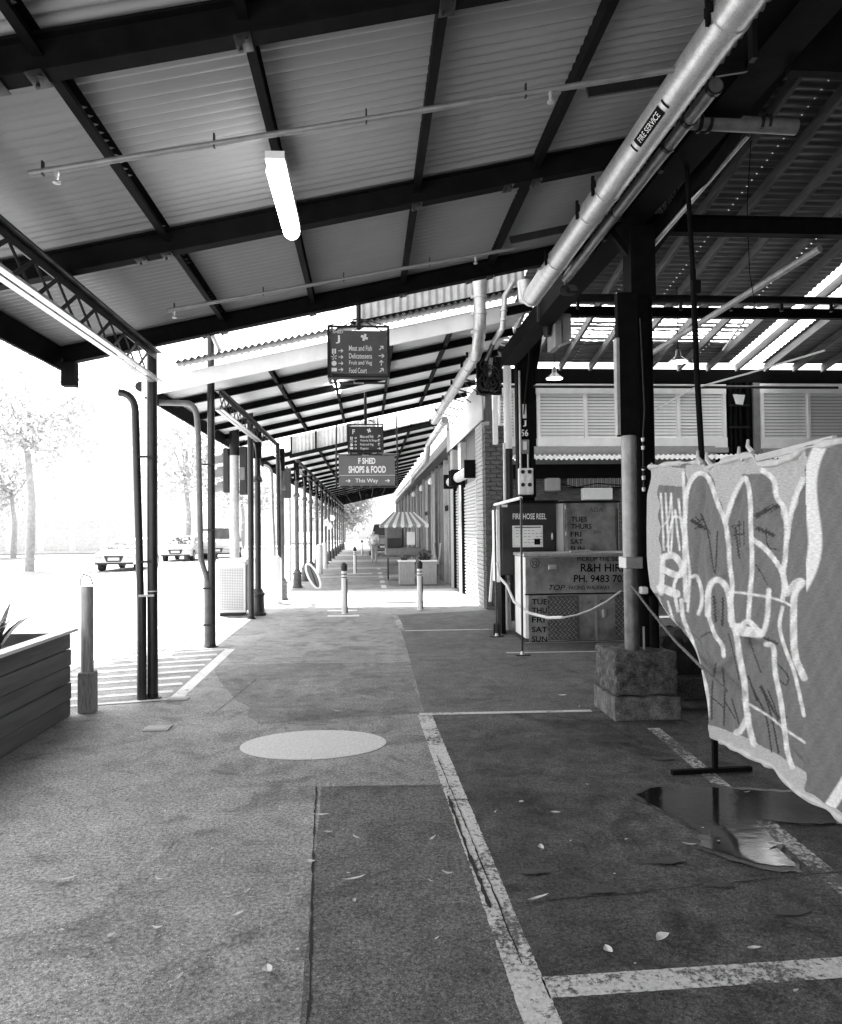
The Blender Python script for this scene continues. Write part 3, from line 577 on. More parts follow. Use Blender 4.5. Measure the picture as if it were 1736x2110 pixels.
def box_sign(label, cx, cyy, z0, w, h, dep, lines, panel_m, toprod, first, arrows):
    t = thing('hanging_sign', label, 'sign', (cx, cyy, z0), 'boxed direction signs hung from the canopies')
    x0, x1, z1 = cx-w/2, cx+w/2, z0+h
    for (ya, rr) in ((cyy, 1), (cyy+dep, 1)):
        MB().box(x0+.015, x1-.015, ya, ya+.008, z0+.03, z1-.03).build('panel', panel_m, t)
    MB().box(x0, x0+.008, cyy+.02, cyy+dep-.012, z0+.03, z1-.03).build('side_panel', SIGNB, t); MB().box(x1-.008, x1, cyy+.02, cyy+dep-.012, z0+.03, z1-.03).build('side_panel', SIGNM, t)
    for x in (x0, x1):
        for y in (cyy-.005, cyy+dep+.005): MB().box(x-.012, x+.012, y-.012, y+.012, z0-.02, z1+.02).build('frame_post', DARK, t)
    for z in (z0-.01, z1+.01):
        for y in (cyy-.005, cyy+dep+.005): MB().box(x0+.012, x1-.012, y-.01, y+.01, z-.01, z+.01).build('frame_rail', DARK, t)
        for x in (x0, x1): MB().box(x-.01, x+.01, cyy+.01, cyy+dep-.01, z-.01, z+.01).build('frame_rail', DARK, t)
    MB().tube([(cx, cyy+dep/2, z1+.02), (cx, cyy+dep/2, toprod)], .025, 12).build('hanger_pole', DARK, t)
    for sx in (x0, x1):
        for sy in (cyy, cyy+dep): MB().tube([(cx, cyy+dep/2, z1+.14), (sx, sy, z1+.02)], .006, 6).build('stay', DARK, t)
    MB().tube([(cx-.05, cyy+.1, z0-.02), (cx-.05, cyy+.1, z0-.05), (cx+.05, cyy+.1, z0-.05)], .006, 6).build('handle', GALV, t)
    y = cyy-.002
    def R_(u0, u1, v0, v1): return ((x0+u0*w, y, z1-v0*h), (x0+u1*w, y, z1-v0*h), (x0+u0*w, y, z1-v1*h))
    if first: text('SHED', *R_(.07, .24, .06, .12), LETT, t, off=.001)
    text('J' if first else 'F', *R_(.12, .19, .16, .33), LETT, t, off=.001, ofs=.01)
    vy = [.37, .53, .68, .83]
    for s_, v in zip(lines, vy): text(s_, *R_(.34, .34+.0295*len(s_), v, v+.11), LETT, t, off=.001, ofs=.008)
    mb = MB()
    for d, v in zip(arrows, vy): arrow(mb, (x0+.88*w, z1-(v+.05)*h), d, .09*w, y-.001)
    for v in (.46, .59, .72, .85): arrow(mb, (x0+.2*w, z1-(v+.02)*h), (1, 0), .075*w, y-.001)
    emblem(mb, x0+.6*w, z1-.2*h, .17*w, y-.001)
    # pictogram blobs: people, runner, disc, card
    X, Z = x0+.09*w, lambda v: z1-(v+.02)*h
    for dx in (-.02, .02): mb.add([(X+dx*w-.008, y-.001, Z(.46)-.03), (X+dx*w+.008, y-.001, Z(.46)-.03), (X+dx*w+.008, y-.001, Z(.46)+.02), (X+dx*w-.008, y-.001, Z(.46)+.02)], [(0, 1, 2, 3)])
    for a in range(5): aa = a*1.257+.5; mb.add([(X, y-.001, Z(.59)), (X+.03*math.cos(aa-.2), y-.001, Z(.59)+.03*math.sin(aa-.2)), (X+.03*math.cos(aa+.2), y-.001, Z(.59)+.03*math.sin(aa+.2))], [(0, 1, 2)])
    mb.add([(X+.026*math.cos(a), y-.001, Z(.72)+.026*math.sin(a)) for a in np.arange(0, 6.2, .5)], [tuple(range(13))])
    mb.add([(X-.027, y-.001, Z(.85)-.018), (X+.027, y-.001, Z(.85)-.018), (X+.027, y-.001, Z(.85)+.018), (X-.027, y-.001, Z(.85)+.018)], [(0, 1, 2, 3)])
    tag(mb.build('print', LETT, t), kind='stuff')
    return t
UR, RR, UP = (1, 1), (1, 0), (0, 1)
box_sign('first hanging sign reading SHED J with four destinations and arrows', -.075, 7.42, 3.14, .6, .49, .3, ['Meat and Fish', 'Delicatessens', 'Fruit and Veg', 'Food Court'], SIGNM, 3.92, True, (UR, RR, UP, UR))
box_sign('smaller looking black direction sign hanging above the F SHED board', -.02, 12.8, 2.94, .6, .46, .3, ['Meat and Fish', 'Victoria St Shops', 'Fruit and Veg', 'Organics'], SIGNB, 4.0, False, (UR, UP, UP, RR))
# F SHED board
Y = 17.0; p0 = W(693, 937, Y); p1 = W(820, 1003, Y)
t = thing('direction_board', 'grey board reading F SHED SHOPS & FOOD This Way hung over the walkway', 'sign', ((p0.x+p1.x)/2, Y, p1.z))
x0, x1, z0, z1 = p0.x, p1.x, p1.z, p0.z; w = x1-x0; h = z1-z0
MB().box(x0+.06, x1-.06, Y, Y+.02, z0+.03, z1-.02).build('board', FSH, t)
for (a, b) in (((x0, Y, z0), (x1, Y, z0)), ((x0, Y, z1), (x1, Y, z1)), ((x0, Y, z0), (x0, Y, z1)), ((x1, Y, z0), (x1, Y, z1)), ((x0, Y, z1), (x0+.02, Y, z1+.75)), ((x1, Y, z1), (x1-.02, Y, z1+.9))): MB().tube([a, b], .018, 8).build('frame_tube', DARK, t)
def RF(u0, u1, v0, v1): return ((x0+u0*w, Y-.002, z1-v0*h), (x0+u1*w, Y-.002, z1-v0*h), (x0+u0*w, Y-.002, z1-v1*h))
text('F SHED', *RF(.36, .64, .1, .29), LETT, t, off=.001, ofs=.035); text('SHOPS & FOOD', *RF(.2, .81, .35, .57), LETT, t, off=.001, ofs=.035); text('This Way', *RF(.31, .68, .74, .9), LETT, t, off=.001, ofs=.006)
mb = MB(); arrow(mb, (x0+.19*w, z1-.81*h), (1, 0), .1, Y-.004); arrow(mb, (x0+.83*w, z1-.81*h), (1, 0), .1, Y-.004); mb.box(x0+.06, x1-.06, Y-.003, Y-.001, z1-.645*h, z1-.635*h); tag(mb.build('print', LETT, t), kind='stuff')
# ================================================================ LEFT FOREGROUND
pl = thing('planter_box', 'low grey boarded planter wall at the left edge of the walkway', 'planter', (-3.0, 5, 0))
for i in range(5):
    z = .004+i*.145; MB().cbox(-2.63+.008*(i % 2), -2.6+.008*(i % 2), 2.2, 6.68, z, z+.139, .004).build('board', PLANT_M, pl)
    MB().cbox(-3.34, -2.64, 6.65, 6.68, z, z+.139, .004).build('board', PLANT_M, pl)
MB().box(-3.34, -2.635, 2.2, 6.64, 0, .62).build('soil_bed', mat('soil', .06, .95), pl)
MB().cbox(-3.36, -3.3, 2.2, 6.64, .0, .73, .004).build('board', PLANT_M, pl)
MB().box(-2.66, -2.55, 2.2, 6.72, .73, .755).build('capping', WHITE, pl)
def strap_plant(label, x, y, z, n, L, seed):
    random.seed(seed); t = thing('spiky_plant', label, 'plant', (x, y, z))
    for i in range(n):
        a = random.uniform(0, 6.28); tilt = random.uniform(.15, .9); l = L*random.uniform(.6, 1.1); w = random.uniform(.02, .04); mb = MB(); V = []; d = Vector((math.cos(a), math.sin(a), 0)); s = Vector((-d.y, d.x, 0))
        for k in range(5):
            f = k/4; p = Vector((x, y, z))+d*l*tilt*f*(1+.3*f)+Vector((0, 0, 1))*l*f*(1-.45*tilt*f); ww = w*(1-f**2)+.002; V += [p-s*ww, p+s*ww+Vector((0, 0, .004)), ]
        mb.add(V, [(2*k, 2*k+1, 2*k+3, 2*k+2) for k in range(4)]); mb.sm = True; mb.build('leaf', GREEN, t)
strap_plant('broad leaved spiky plant in the planter beside the grey post', -2.95, 5.9, .62, 16, .5, 3)
strap_plant('tallest spiky plant at the near left end of the planter', -2.85, 5.0, .62, 20, .8, 4)
strap_plant('small spiky plant at the back of the planter', -3.1, 6.4, .62, 12, .42, 5)
bo = thing('bollard', 'worn grey round post with a bent wire handle on a square timber foot', 'bollard', (-2.5, 6.85, 0))
MB().cbox(-2.56, -2.43, 6.72, 6.86, 0, .36, .008).build('foot', mat('worn_timber', .24, .8, 0, .5, 14, .4, 40, stretch=(8, 8, 1)), bo)
MB().lathe(-2.5, 6.79, [(.36, .055), (1.1, .053), (1.115, .048), (1.115, 0.001)], 20).build('post', mat('worn_grey_post', .3, .5, .3, .45, 9, .2, 30, stretch=(6, 6, .6)), bo)
MB().tube([(-2.55, 6.79, 1.02), (-2.555, 6.79, 1.18), (-2.53, 6.79, 1.22), (-2.47, 6.79, 1.2), (-2.45, 6.79, 1.13)], .006, 6).build('wire_handle', DARK, bo)
# traffic cabinet
tb = thing('traffic_cabinet', 'white perforated steel traffic control cabinet by the kerb', 'cabinet', (-2.55, 14.2, 0))
x0, x1 = -2.8, -2.29
MB().cbox(x0, x1, 14.05, 14.5, .06, 1.0, .01).build('body', WHITE, tb); MB().cbox(x0-.02, x1+.03, 14.0, 14.52, 1.003, 1.06, .01).build('lid', WHITE, tb)
MB().box(x0+.03, x1-.06, 14.06, 14.48, 0, .06).build('plinth', RUB, tb)
MB().box(x1+.003, x1+.013, 14.1, 14.46, .1, .95).build('side_grille', DOORM, tb)
mb = MB()
for i in range(14):
    for j in range(26): x = x0+.045+i*.031; z = .12+j*.03; mb.box(x, x+.016, 14.042, 14.049, z, z+.014)
o = mb.build('perforations', mat('hole_grey', .2), tb); o['kind'] = 'stuff'
# traffic signal pole
tl = thing('traffic_signal', 'pale pole with black traffic lanterns seen from behind, by the white cabinet', 'traffic light', (-2.7, 15.0, 0))
q = W(484, 1100, 15.0); X = q.x
MB().lathe(X, 15, [(0, .095), (3.1, .09)], 18).build('pole', mat('weathered_pole', .5, .6, 0, .25, 6, .2, 30), tl)
MB().lathe(X, 15, [(3.1, .1), (3.75, .1)], 14).build('pole_top', DARK, tl)
a = W(494, 920, 14.95); b = W(511, 1020, 14.95)
MB().cbox(a.x, b.x, 14.9, 15.2, b.z, a.z, .02).build('lantern_case', PLASTB, tl); MB().box(a.x+.02, a.x+.11, 14.88, 14.899, b.z+.3, b.z+.55).build('terminal_cover', DOORM, tl)
mb = MB(); x = X-.1
MB().cbox(x-.12, x, 14.95, 15.25, 2.35, 3.25, .02).build('lantern_case', PLASTB, tl)
for z in (2.5, 2.8, 3.08): MB().tube([(x-.12, 15.1, z), (x-.3, 15.12, z-.03)], [.1, .11], 12, caps=False).build('visor', DOORM, tl)
MB().tube([(X, 15, 3.35), (X+.2, 15, 3.4), (X+.42, 14.95, 3.2), (X+.55, 14.9, 2.9)], .015, 6).build('bracket', DARK, tl)
q = W(592, 1000, 20); t2 = thing('traffic_signal', 'second black traffic lantern hung among the columns farther along', 'traffic light', (q.x, 20, 2.4))
MB().cbox(q.x-.1, q.x+.1, 19.9, 20.1, q.z-.35, q.z+.45, .02).build('lantern_case', PLASTB, t2); MB().tube([(q.x, 20, q.z+.45), (q.x, 20, 3.3)], .02, 8).build('hanger', DARK, t2)
# leaning round sign by the third column
q = G(648, 1212); t = thing('leaning_sign', 'white oval frame sign leaning at the foot of a far column', 'sign', (q.x, 20.3, 0))
mb = MB(); n = 24; cen = Vector((q.x-.02, 20.25, .33)); dx = Vector((.9, -.1, -.3)).normalized(); dz = Vector((-.33, .2, .9)).normalized()
mb.tube([cen+dx*.17*math.cos(a)+dz*.36*math.sin(a) for a in [i*2*math.pi/n for i in range(n+1)]], .03, 8).build('rim', WHITE, t)
mb = MB(); mb.add([cen+Vector((0, .02, 0))+dx*.15*math.cos(a)+dz*.34*math.sin(a) for a in [i*2*math.pi/n for i in range(n)]], [tuple(range(n))]).build('face', FSH, t)
MB().beam(cen-dz*.3, cen+dz*.3, .03, .01).build('bar', PLASTB, t)

# bollards with black rounded caps
def bollard(x, y, label, r=.052, h=.88):
    t = thing('bollard', label, 'bollard', (x, y, 0), 'white bollards with black caps across the walkway')
    MB().lathe(x, y, [(0, r), (h-.07, r)], 18).build('post', WHITE, t)
    for z in (h-.2, h-.14): MB().lathe(x, y, [(z, r+.002), (z+.018, r+.002)], 18).build('band', PLASTB, t)
    MB().box(x+r*.55, x+r+.01, y-.035, y+.035, .02, h-.22).build('back_strip', PLASTB, t)
    MB().lathe(x, y, [(h-.07, r+.004), (h, r+.012), (h+.05, r+.008), (h+.085, r*.6), (h+.095, .004)], 18).build('cap', PLASTB, t); return t
b1 = bollard(-.45, 14.05, 'left bollard of the near pair, behind the tactile studs')
copy_tree(b1, None, (1.01, 14.47, 0), 'right bollard of the near pair, in front of the market cart')
copy_tree(b1, None, (-.47, 26.67, 0), 'lone bollard farther along the left of the walkway')
copy_tree(b1, None, (-.35, 45, 0), 'tiny farthest bollard ahead of the walking person')
for y in (26.2,): sheet('painted_line', [(-.9, y), (.15, y), (.15, y+.5), (-.9, y+.5)], .008, PAINT2)
# bands of sunlight across the walkway, painted as pale concrete-toned strips
for i, (y0, y1) in enumerate(((16.1, 19.4),)):
    sheet('painted_sun_band', [(-3.35, y0), (2.2, y0-.1), (2.2, y1), (-3.35, y1)], .008, CONC)
for y0, y1 in ((24.6, 25.1), (29.6, 31), (36, 38.5), (44, 47), (53, 57)):
    sheet('painted_sun_band', [(-3.35, y0), (2.2, y0), (2.2, y1), (-3.35, y1)], .008, CONC)
for y in (19.8, 21.7, 24, 26, 29): sheet('painted_line', [(.36, y), (.5, y), (.5, y+1.1), (.36, y+1.1)], .0125, PAINT2)

# ================================================================ SHOP BUILDING (right, beyond)
sb = thing('shop_building', 'brick market shop row with roller shutters and tall dark doors along the walkway', 'building', (XW, 14.3, 0))
MB().box(XW+.06, 7.0, 14.36, 14.9, 0, 3.2).build('wall_core', MORT, sb)
MB().box(XW+.12, 7.0, 14.9, 62, 0, 4.4).build('wall', DOORD, sb)
# corner pier bricks
bm1 = MB().cbox(0, .22, 0, .1, 0, .076, .004).mesh('brick', BRICK); bm1b = MB().cbox(0, .105, 0, .1, 0, .076, .004).mesh('brick', BRICK)
def brickwall(x0, x1, y, z0, z1, parent, face='y', full=bm1, half=bm1b):
    nz = int((z1-z0)/.086)
    for k in range(nz):
        z = z0+k*.086+.005; u = x0; first = True
        while u < x1-.06:
            half_ = (k % 2 and first) or (u+.22 > x1)
            me = half if half_ else full; L = .105 if half_ else .22
            if u+L > x1+.02: break
            p = (u+.004, y+random.uniform(-.003, .003), z) if face == 'y' else (y+random.uniform(-.003, .003), u+.004, z)
            inst(me, 'brick', parent, p, (0, 0, 0) if face == 'y' else (0, 0, 0)); u += L+.01; first = False
brickwall(XW, XW+.46, 14.3, 0, 3.62, sb)
brickwall(XW+.5, 5.9, 14.33, 1.55, 2.62, sb)
MB().box(XW+.47, 6.3, 14.3, 14.36, 0, 1.54).build('lower_wall', BRICK, sb)
# side wall (painted brick) between corner and shutters: bricks seen edge on
sbm = MB().cbox(-.03, .05, 0, .22, 0, .076, .004).mesh('brick', PBRICK); sbh = MB().cbox(-.03, .05, 0, .105, 0, .076, .004).mesh('brick', PBRICK)
MB().box(XW+.02, XW+.12, 14.42, 15.4, 0, 3.7).build('pier_core', MORT, sb)
brickwall(14.42, 15.38, XW, 0, 3.7, sb, 'x', sbm, sbh)
MB().box(XW-.02, XW+.12, 17.9, 18.4, 0, 3.7).build('pier', PBRICK, sb); MB().box(XW-.02, XW+.12, 19.6, 20.2, 0, 3.7).build('pier', PBRICK, sb)
# shutters
def shutter(label, y0, y1, zt):
    t = MB().box(XW+.08, XW+.1, y0, y1, 0, zt).build('roller_shutter', SHUT, sb); t['label'] = label
    sm_ = MB().add([(XW+.078, y0+.03, 0), (XW+.045, y0+.03, .022), (XW+.045, y0+.03, .055), (XW+.078, y0+.03, .073), (XW+.078, y1-.03, 0), (XW+.045, y1-.03, .022), (XW+.045, y1-.03, .055), (XW+.078, y1-.03, .073)], [(0, 4, 5, 1), (1, 5, 6, 2), (2, 6, 7, 3), (0, 1, 2, 3), (7, 6, 5, 4)])
    me = sm_.mesh('slat', SHUT, ORG[sb.name])
    for k in range(int(zt/.076)):
        o = bpy.data.objects.new('slat', me); C.objects.link(o); o.parent = t; o.location = (0, 0, .01+k*.076)
    for y in (y0, y1): MB().box(XW-.01, XW+.08, y-.04, y+.03, 0, zt+.1).build('guide_rail', STEEL if y == y1 else GALV, t)
    MB().tube([(XW-.08, y0-.05, zt+.18), (XW-.08, y1+.05, zt+.18)], .12, 16).build('roll', SHUT, t)
    MB().box(XW-.26, XW+.04, y0-.16, y0-.05, zt, zt+.38).build('end_box', STEEL, t); MB().box(XW-.26, XW+.04, y1+.05, y1+.12, zt, zt+.38).build('end_box', STEEL, t)
shutter('nearest pale roller shutter beside the brick corner', 15.5, 17.85, 2.65)
shutter('second pale roller shutter farther from the brick corner', 18.45, 19.55, 2.65)
# fascia panel
MB().box(XW-.06, XW-.03, 14.2, 20.6, 3.72, 4.5).build('fascia_panel', mat('fascia_board', .42, .6, 0, .12, 2, .1, 40), sb)
for y in np.arange(14.6, 22, 1.1): MB().beam((XW-.06, y, 4.5), (XW-.5, y, 4.62), .02, .03).beam((XW-.06, y, 4.3), (XW-.5, y, 4.62), .02, .02).build('bracket', DARK, sb)
# tall doors
yy = 20.25; i = 0; random.seed(11)
while yy < 60:
    wd_ = random.choice([1.0, 1.3, 1.6]); m = [DOORM, DOORD, DOORD, DOORM, DOORD][i % 5]
    d = MB().box(XW+.02-.05*(i % 2), XW+.1, yy+.08, yy+wd_, .02, 3.45).build('door', m, sb)
    MB().box(XW-.06, XW+.1, yy, yy+.08, 0, 3.6).build('door_post', GALV if i % 3 == 1 else DOORM, sb)
    if i % 5 == 0: MB().box(XW-.04, XW+.015-.05*(i % 2), yy+.12, yy+wd_-.05, 2.1, 2.25).build('nameplate', STEEL, d)
    yy += wd_; i += 1
MB().box(XW-.05, XW+.1, 20.2, 60, 3.6, 3.9).build('lintel', DARK, sb)
for i, y in enumerate((22.6, 26.5, 31)):
    t = MB().lathe(XW-.35, y, [(2.95-.0, .07), (3.02, .09), (3.1, .07), (3.16, .02)], 10).build('globe_lamp', WHITE, None, (XW-.35, y, 2.95)); tag(t, ['white globe lamp nearest on the shop fronts', 'second white globe lamp on the shop fronts', 'farthest white globe lamp on the shop fronts'][i], 'lamp')
h = thing('hose', 'loop of pale hose hanging on the dark shop doors', 'hose', (XW-.1, 23, .8))
MB().tube([(XW-.12, 22.0, 1.15), (XW-.12, 22.2, .8), (XW-.13, 22.6, .52), (XW-.12, 23.2, .5), (XW-.12, 23.9, .75), (XW-.12, 24.2, 1.1)], .03, 8).build('hose_loop', ROPE, h)

# ================================================================ SHED J INTERIOR
sj = thing('shed_roof', 'old shed roof of corrugated sheets on closely spaced timber rafters', 'roof', (6, 10, 5))
SJ = .2; ZE = 4.83; YE = 14.35
def zj(y): return ZE+SJ*(YE-y)
def jsheet(x0, x1, y0, y1, m, name='roof_sheet', pitch=.12, amp=.012):
    mb = MB(); n = max(2, int((y1-y0)/pitch*6)); V = []
    for i in range(n+1):
        y = y0+(y1-y0)*i/n; z = zj(y)+amp*math.cos(2*math.pi*y/pitch); V += [(x0, y, z), (x1, y, z+.006)]
    mb.add(V, [(2*i, 2*i+1, 2*i+3, 2*i+2) for i in range(n)]); mb.sm = True; return mb.build(name, m, sj)
xa = 2.45
for i in range(14):
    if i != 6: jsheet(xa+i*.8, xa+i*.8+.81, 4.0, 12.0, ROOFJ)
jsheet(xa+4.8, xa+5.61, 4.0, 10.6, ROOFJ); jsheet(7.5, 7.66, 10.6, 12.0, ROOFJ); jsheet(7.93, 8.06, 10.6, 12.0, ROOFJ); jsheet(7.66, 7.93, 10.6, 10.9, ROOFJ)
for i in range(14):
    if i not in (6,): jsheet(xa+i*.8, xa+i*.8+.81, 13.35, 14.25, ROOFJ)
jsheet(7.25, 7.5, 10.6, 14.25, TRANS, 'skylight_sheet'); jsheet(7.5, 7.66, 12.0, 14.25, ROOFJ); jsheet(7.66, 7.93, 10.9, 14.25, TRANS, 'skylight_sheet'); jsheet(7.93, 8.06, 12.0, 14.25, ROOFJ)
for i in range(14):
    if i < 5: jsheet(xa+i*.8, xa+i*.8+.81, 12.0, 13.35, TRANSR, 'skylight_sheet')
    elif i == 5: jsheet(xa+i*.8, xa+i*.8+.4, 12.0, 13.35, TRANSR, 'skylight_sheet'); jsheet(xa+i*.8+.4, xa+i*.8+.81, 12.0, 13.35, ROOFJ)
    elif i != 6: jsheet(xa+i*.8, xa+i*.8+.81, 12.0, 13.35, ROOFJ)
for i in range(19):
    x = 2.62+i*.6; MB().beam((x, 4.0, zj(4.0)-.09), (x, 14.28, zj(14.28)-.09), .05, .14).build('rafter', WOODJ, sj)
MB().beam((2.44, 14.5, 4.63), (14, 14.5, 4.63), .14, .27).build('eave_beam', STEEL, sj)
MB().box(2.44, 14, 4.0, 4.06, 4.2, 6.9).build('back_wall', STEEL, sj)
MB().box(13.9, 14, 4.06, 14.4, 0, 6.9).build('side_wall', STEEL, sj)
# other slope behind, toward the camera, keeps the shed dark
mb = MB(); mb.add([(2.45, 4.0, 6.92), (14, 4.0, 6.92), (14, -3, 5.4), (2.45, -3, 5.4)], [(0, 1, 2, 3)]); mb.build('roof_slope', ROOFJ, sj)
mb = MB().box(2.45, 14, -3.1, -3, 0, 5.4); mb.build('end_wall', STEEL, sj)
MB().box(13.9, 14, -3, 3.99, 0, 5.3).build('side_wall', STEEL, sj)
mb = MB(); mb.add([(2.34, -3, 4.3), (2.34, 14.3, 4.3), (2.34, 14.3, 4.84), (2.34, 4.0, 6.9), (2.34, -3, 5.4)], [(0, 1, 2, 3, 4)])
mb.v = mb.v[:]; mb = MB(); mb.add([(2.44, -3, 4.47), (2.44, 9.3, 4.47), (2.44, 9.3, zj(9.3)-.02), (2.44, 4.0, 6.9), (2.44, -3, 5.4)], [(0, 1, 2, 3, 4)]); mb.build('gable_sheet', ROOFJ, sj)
# beams crossing
def cross(name, label, y, z, w, hh, m=STEEL, x1=12):
    t = thing(name, label, 'beam', (2.4, y, z)); MB().ibeam((2.44, y, z), (x1, y, z), w, hh).build('beam', m, t); return t
q = W(1450, 465, 6.45); cross('roof_beam', 'black steel beam running right from the head of the near column', 6.45, q.z, .1, .16)
q = W(1450, 645, 10.5); cross('roof_beam', 'black steel beam running right from the head of the J56 column', 10.5, q.z, .1, .14)
q = W(1450, 617, 10.2); t = thing('service_pipe', 'dark horizontal service pipe just above the farther shed beam', 'pipe', (2.4, 10.2, q.z)); MB().tube([(2.44, 10.2, q.z), (12, 10.2, q.z)], .06, 14).build('pipe', DARK, t)
for x in np.arange(3, 11, .75): MB().box(x-.02, x+.02, 10.18, 10.22, q.z-.16, q.z-.05).build('clip', DARK, t)
for (px, py) in ((1150, 790), (1450, 790)): pass
q = W(1300, 797, 14.2); t = thing('service_pipe', 'thin dark conduit above the white louvres', 'pipe', (2.5, 14.2, q.z)); MB().tube([(2.6, 14.2, q.z), (9.5, 14.2, q.z)], .03, 10).build('pipe', DARK, t)
# raking beam with bird spikes and the pale pipe beneath it
RX = 2.62; ra = WX(1514, 262, RX); rb = WX(1318, 540, RX)
ra2 = ra+(ra-rb)*.6
rk = thing('raking_beam', 'dark raking beam with bird spikes climbing right from the near column', 'beam', tuple(rb))
MB().beam(rb, ra2, .09, .14).build('beam', STEEL, rk)
mb = MB(); random.seed(2)
for i in range(170):
    f = i/170; p = rb.lerp(ra2, f)+Vector((-.03, 0, .07))
    for s_ in (-1, 1):
        e_ = p+Vector((random.uniform(-.09, .0)*1, s_*random.uniform(.0, .03), random.uniform(.07, .11))); mb.beam(p, e_, .0022, .0022)
o = mb.build('bird_spikes', STEEL, rk); o['kind'] = 'stuff'
pa, pb = WX(1542, 278, 2.75), WX(1310, 548, 2.5)
t = thing('raking_pipe', 'pale raking pipe below the bird spikes', 'pipe', tuple(pb)); MB().tube([pb, pa], .02, 12).build('pipe', GALV, t)
t = thing('stay_pipe', 'grey slanting pipe crossing in front of the pendant lamps', 'pipe', (3, 8, 4)); pa, pb = W(1330, 736, 9.3), W(1690, 512, 6.6); MB().tube([pa, pb], .034, 12).build('pipe', mat('mid_pipe', .3, .5, .2), t)
t = thing('guy_rope', 'pale twisted rope slanting across the louvres', 'rope', (3, 8, 4)); MB().tube([W(1338, 852, 9), W(1430, 800, 8.6), W(1540, 770, 8), W(1700, 722, 7)], .011, 8).build('rope', ROPE, t)
t = thing('hanging_rod', 'tall dark rod hanging slightly tilted above the graffiti sheet', 'rod', (2.3, 5, 4)); MB().tube([W(1414, 315, 5.2), W(1428, 560, 5.1)], .017, 10).build('upper_rod', STEEL, t); MB().tube([W(1428, 555, 5.1), W(1436, 760, 5.0), W(1447, 950, 4.95)], .02, 10).build('lower_rod', STEEL, t); q = W(1431, 590, 5.05); MB().box(q.x-.02, q.x+.04, q.y-.02, q.y+.02, q.z-.05, q.z+.04).build('clamp', STEEL, t)
t = thing('electric_cable', 'thin loose black cable hanging from the shed rafters', 'cable', (3.5, 7, 5)); MB().tube([W(1548, 290, 6.4), W(1540, 420, 6.5), W(1545, 560, 6.6), W(1558, 640, 6.8)], .004, 5).build('cable', STEEL, t)
t = thing('stay_pipe', 'short pale stick hanging between the far rafters', 'pipe', (4, 10, 4.5)); MB().tube([W(1490, 722, 11.5), W(1560, 625, 10.8)], .016, 8).build('pipe', GALV, t)
# cable bundle between gutter and column
t = thing('cable_bundle', 'tangle of black cables on the steel behind the fat pipe end', 'cables', (2.0, 9, 4.5)); random.seed(5)
for i in range(14):
    c = W(1010+random.uniform(-18, 14), 770+random.uniform(-25, 25), 12.6); r_ = random.uniform(.08, .2)
    MB().tube([c+Vector((math.cos(a)*r_*.7, random.uniform(-.04, .04), math.sin(a)*r_)) for a in np.arange(0, 5.5+random.random(), .6)], .012, 6).build('cable', RUB, t)
c = W(1005, 770, 12.75); MB().box(c.x-.18, c.x+.25, 12.75, 12.9, c.z-.35, c.z+.3).build('junction_box', STEEL, t)
t = thing('cable_bundle', 'small coil of black cable under the thin pipe end', 'cables', (2.0, 7, 4.2)); 
for i in range(5):
    c = W(1166+i*3, 598, 7.2); MB().tube([c+Vector((math.cos(a)*.06, 0, math.sin(a)*.05)) for a in np.arange(0, 6, .6)], .008, 6).build('cable', RUB, t)
# pendant lamps
def pendant(label, px, py, Y, r):
    q = W(px, py, Y); t = thing('pendant_lamp', label, 'lamp', tuple(q), 'enamel pendant lamps hanging in the shed')
    MB().lathe(q.x, q.y, [(q.z, r), (q.z+.015, r), (q.z+.06, r*.55), (q.z+.1, r*.3), (q.z+.17, r*.25), (q.z+.2, .02)], 24).build('shade', mat('enamel_shade', .2, .35, .2), t)
    MB().lathe(q.x, q.y, [(q.z-.012, r*.5), (q.z-.006, r*.93), (q.z-.001, r*.93)], 24).build('lens', LAMP, t)
    MB().tube([(q.x, q.y, q.z+.19), (q.x, q.y, zj(q.y)-.1)], .007, 6).build('chain', STEEL, t)
pendant('round pendant lamp nearer the J56 column, lit from below', 1143, 780, 12.4, .145); pendant('round pendant lamp to the right above the graffiti sheet', 1398, 746, 11.2, .15)
# hanging box light
q0, q1 = W(1141, 650, 9.4), W(1177, 705, 9.4)
t = thing('floodlight', 'boxy grey floodlight hanging from a rod beside the J56 column', 'floodlight', (q0.x, 9.4, q1.z))
MB().cbox(q0.x, q0.x+.1, 9.35, 9.75, q1.z-.06, q0.z, .01).build('housing', DOORM, t); MB().cbox(q0.x+.105, q1.x+.01, 9.4, 9.7, q1.z+.04, q0.z+.03, .01).build('reflector', PBRICK, t)
MB().tube([(q0.x+.04, 9.5, q0.z), (q0.x+.04, 9.5, 4.9)], .02, 8).build('rod', GALV, t); MB().lathe(q0.x-.06, 9.5, [(q1.z+.1, .05), (q1.z+.22, .06)], 10).build('ballast', DARK, t); MB().beam((q0.x+.05, 9.35, q1.z-.07), (q1.x+.03, 9.35, q1.z+.02), .02, .03).build('bracket', GALV, t)
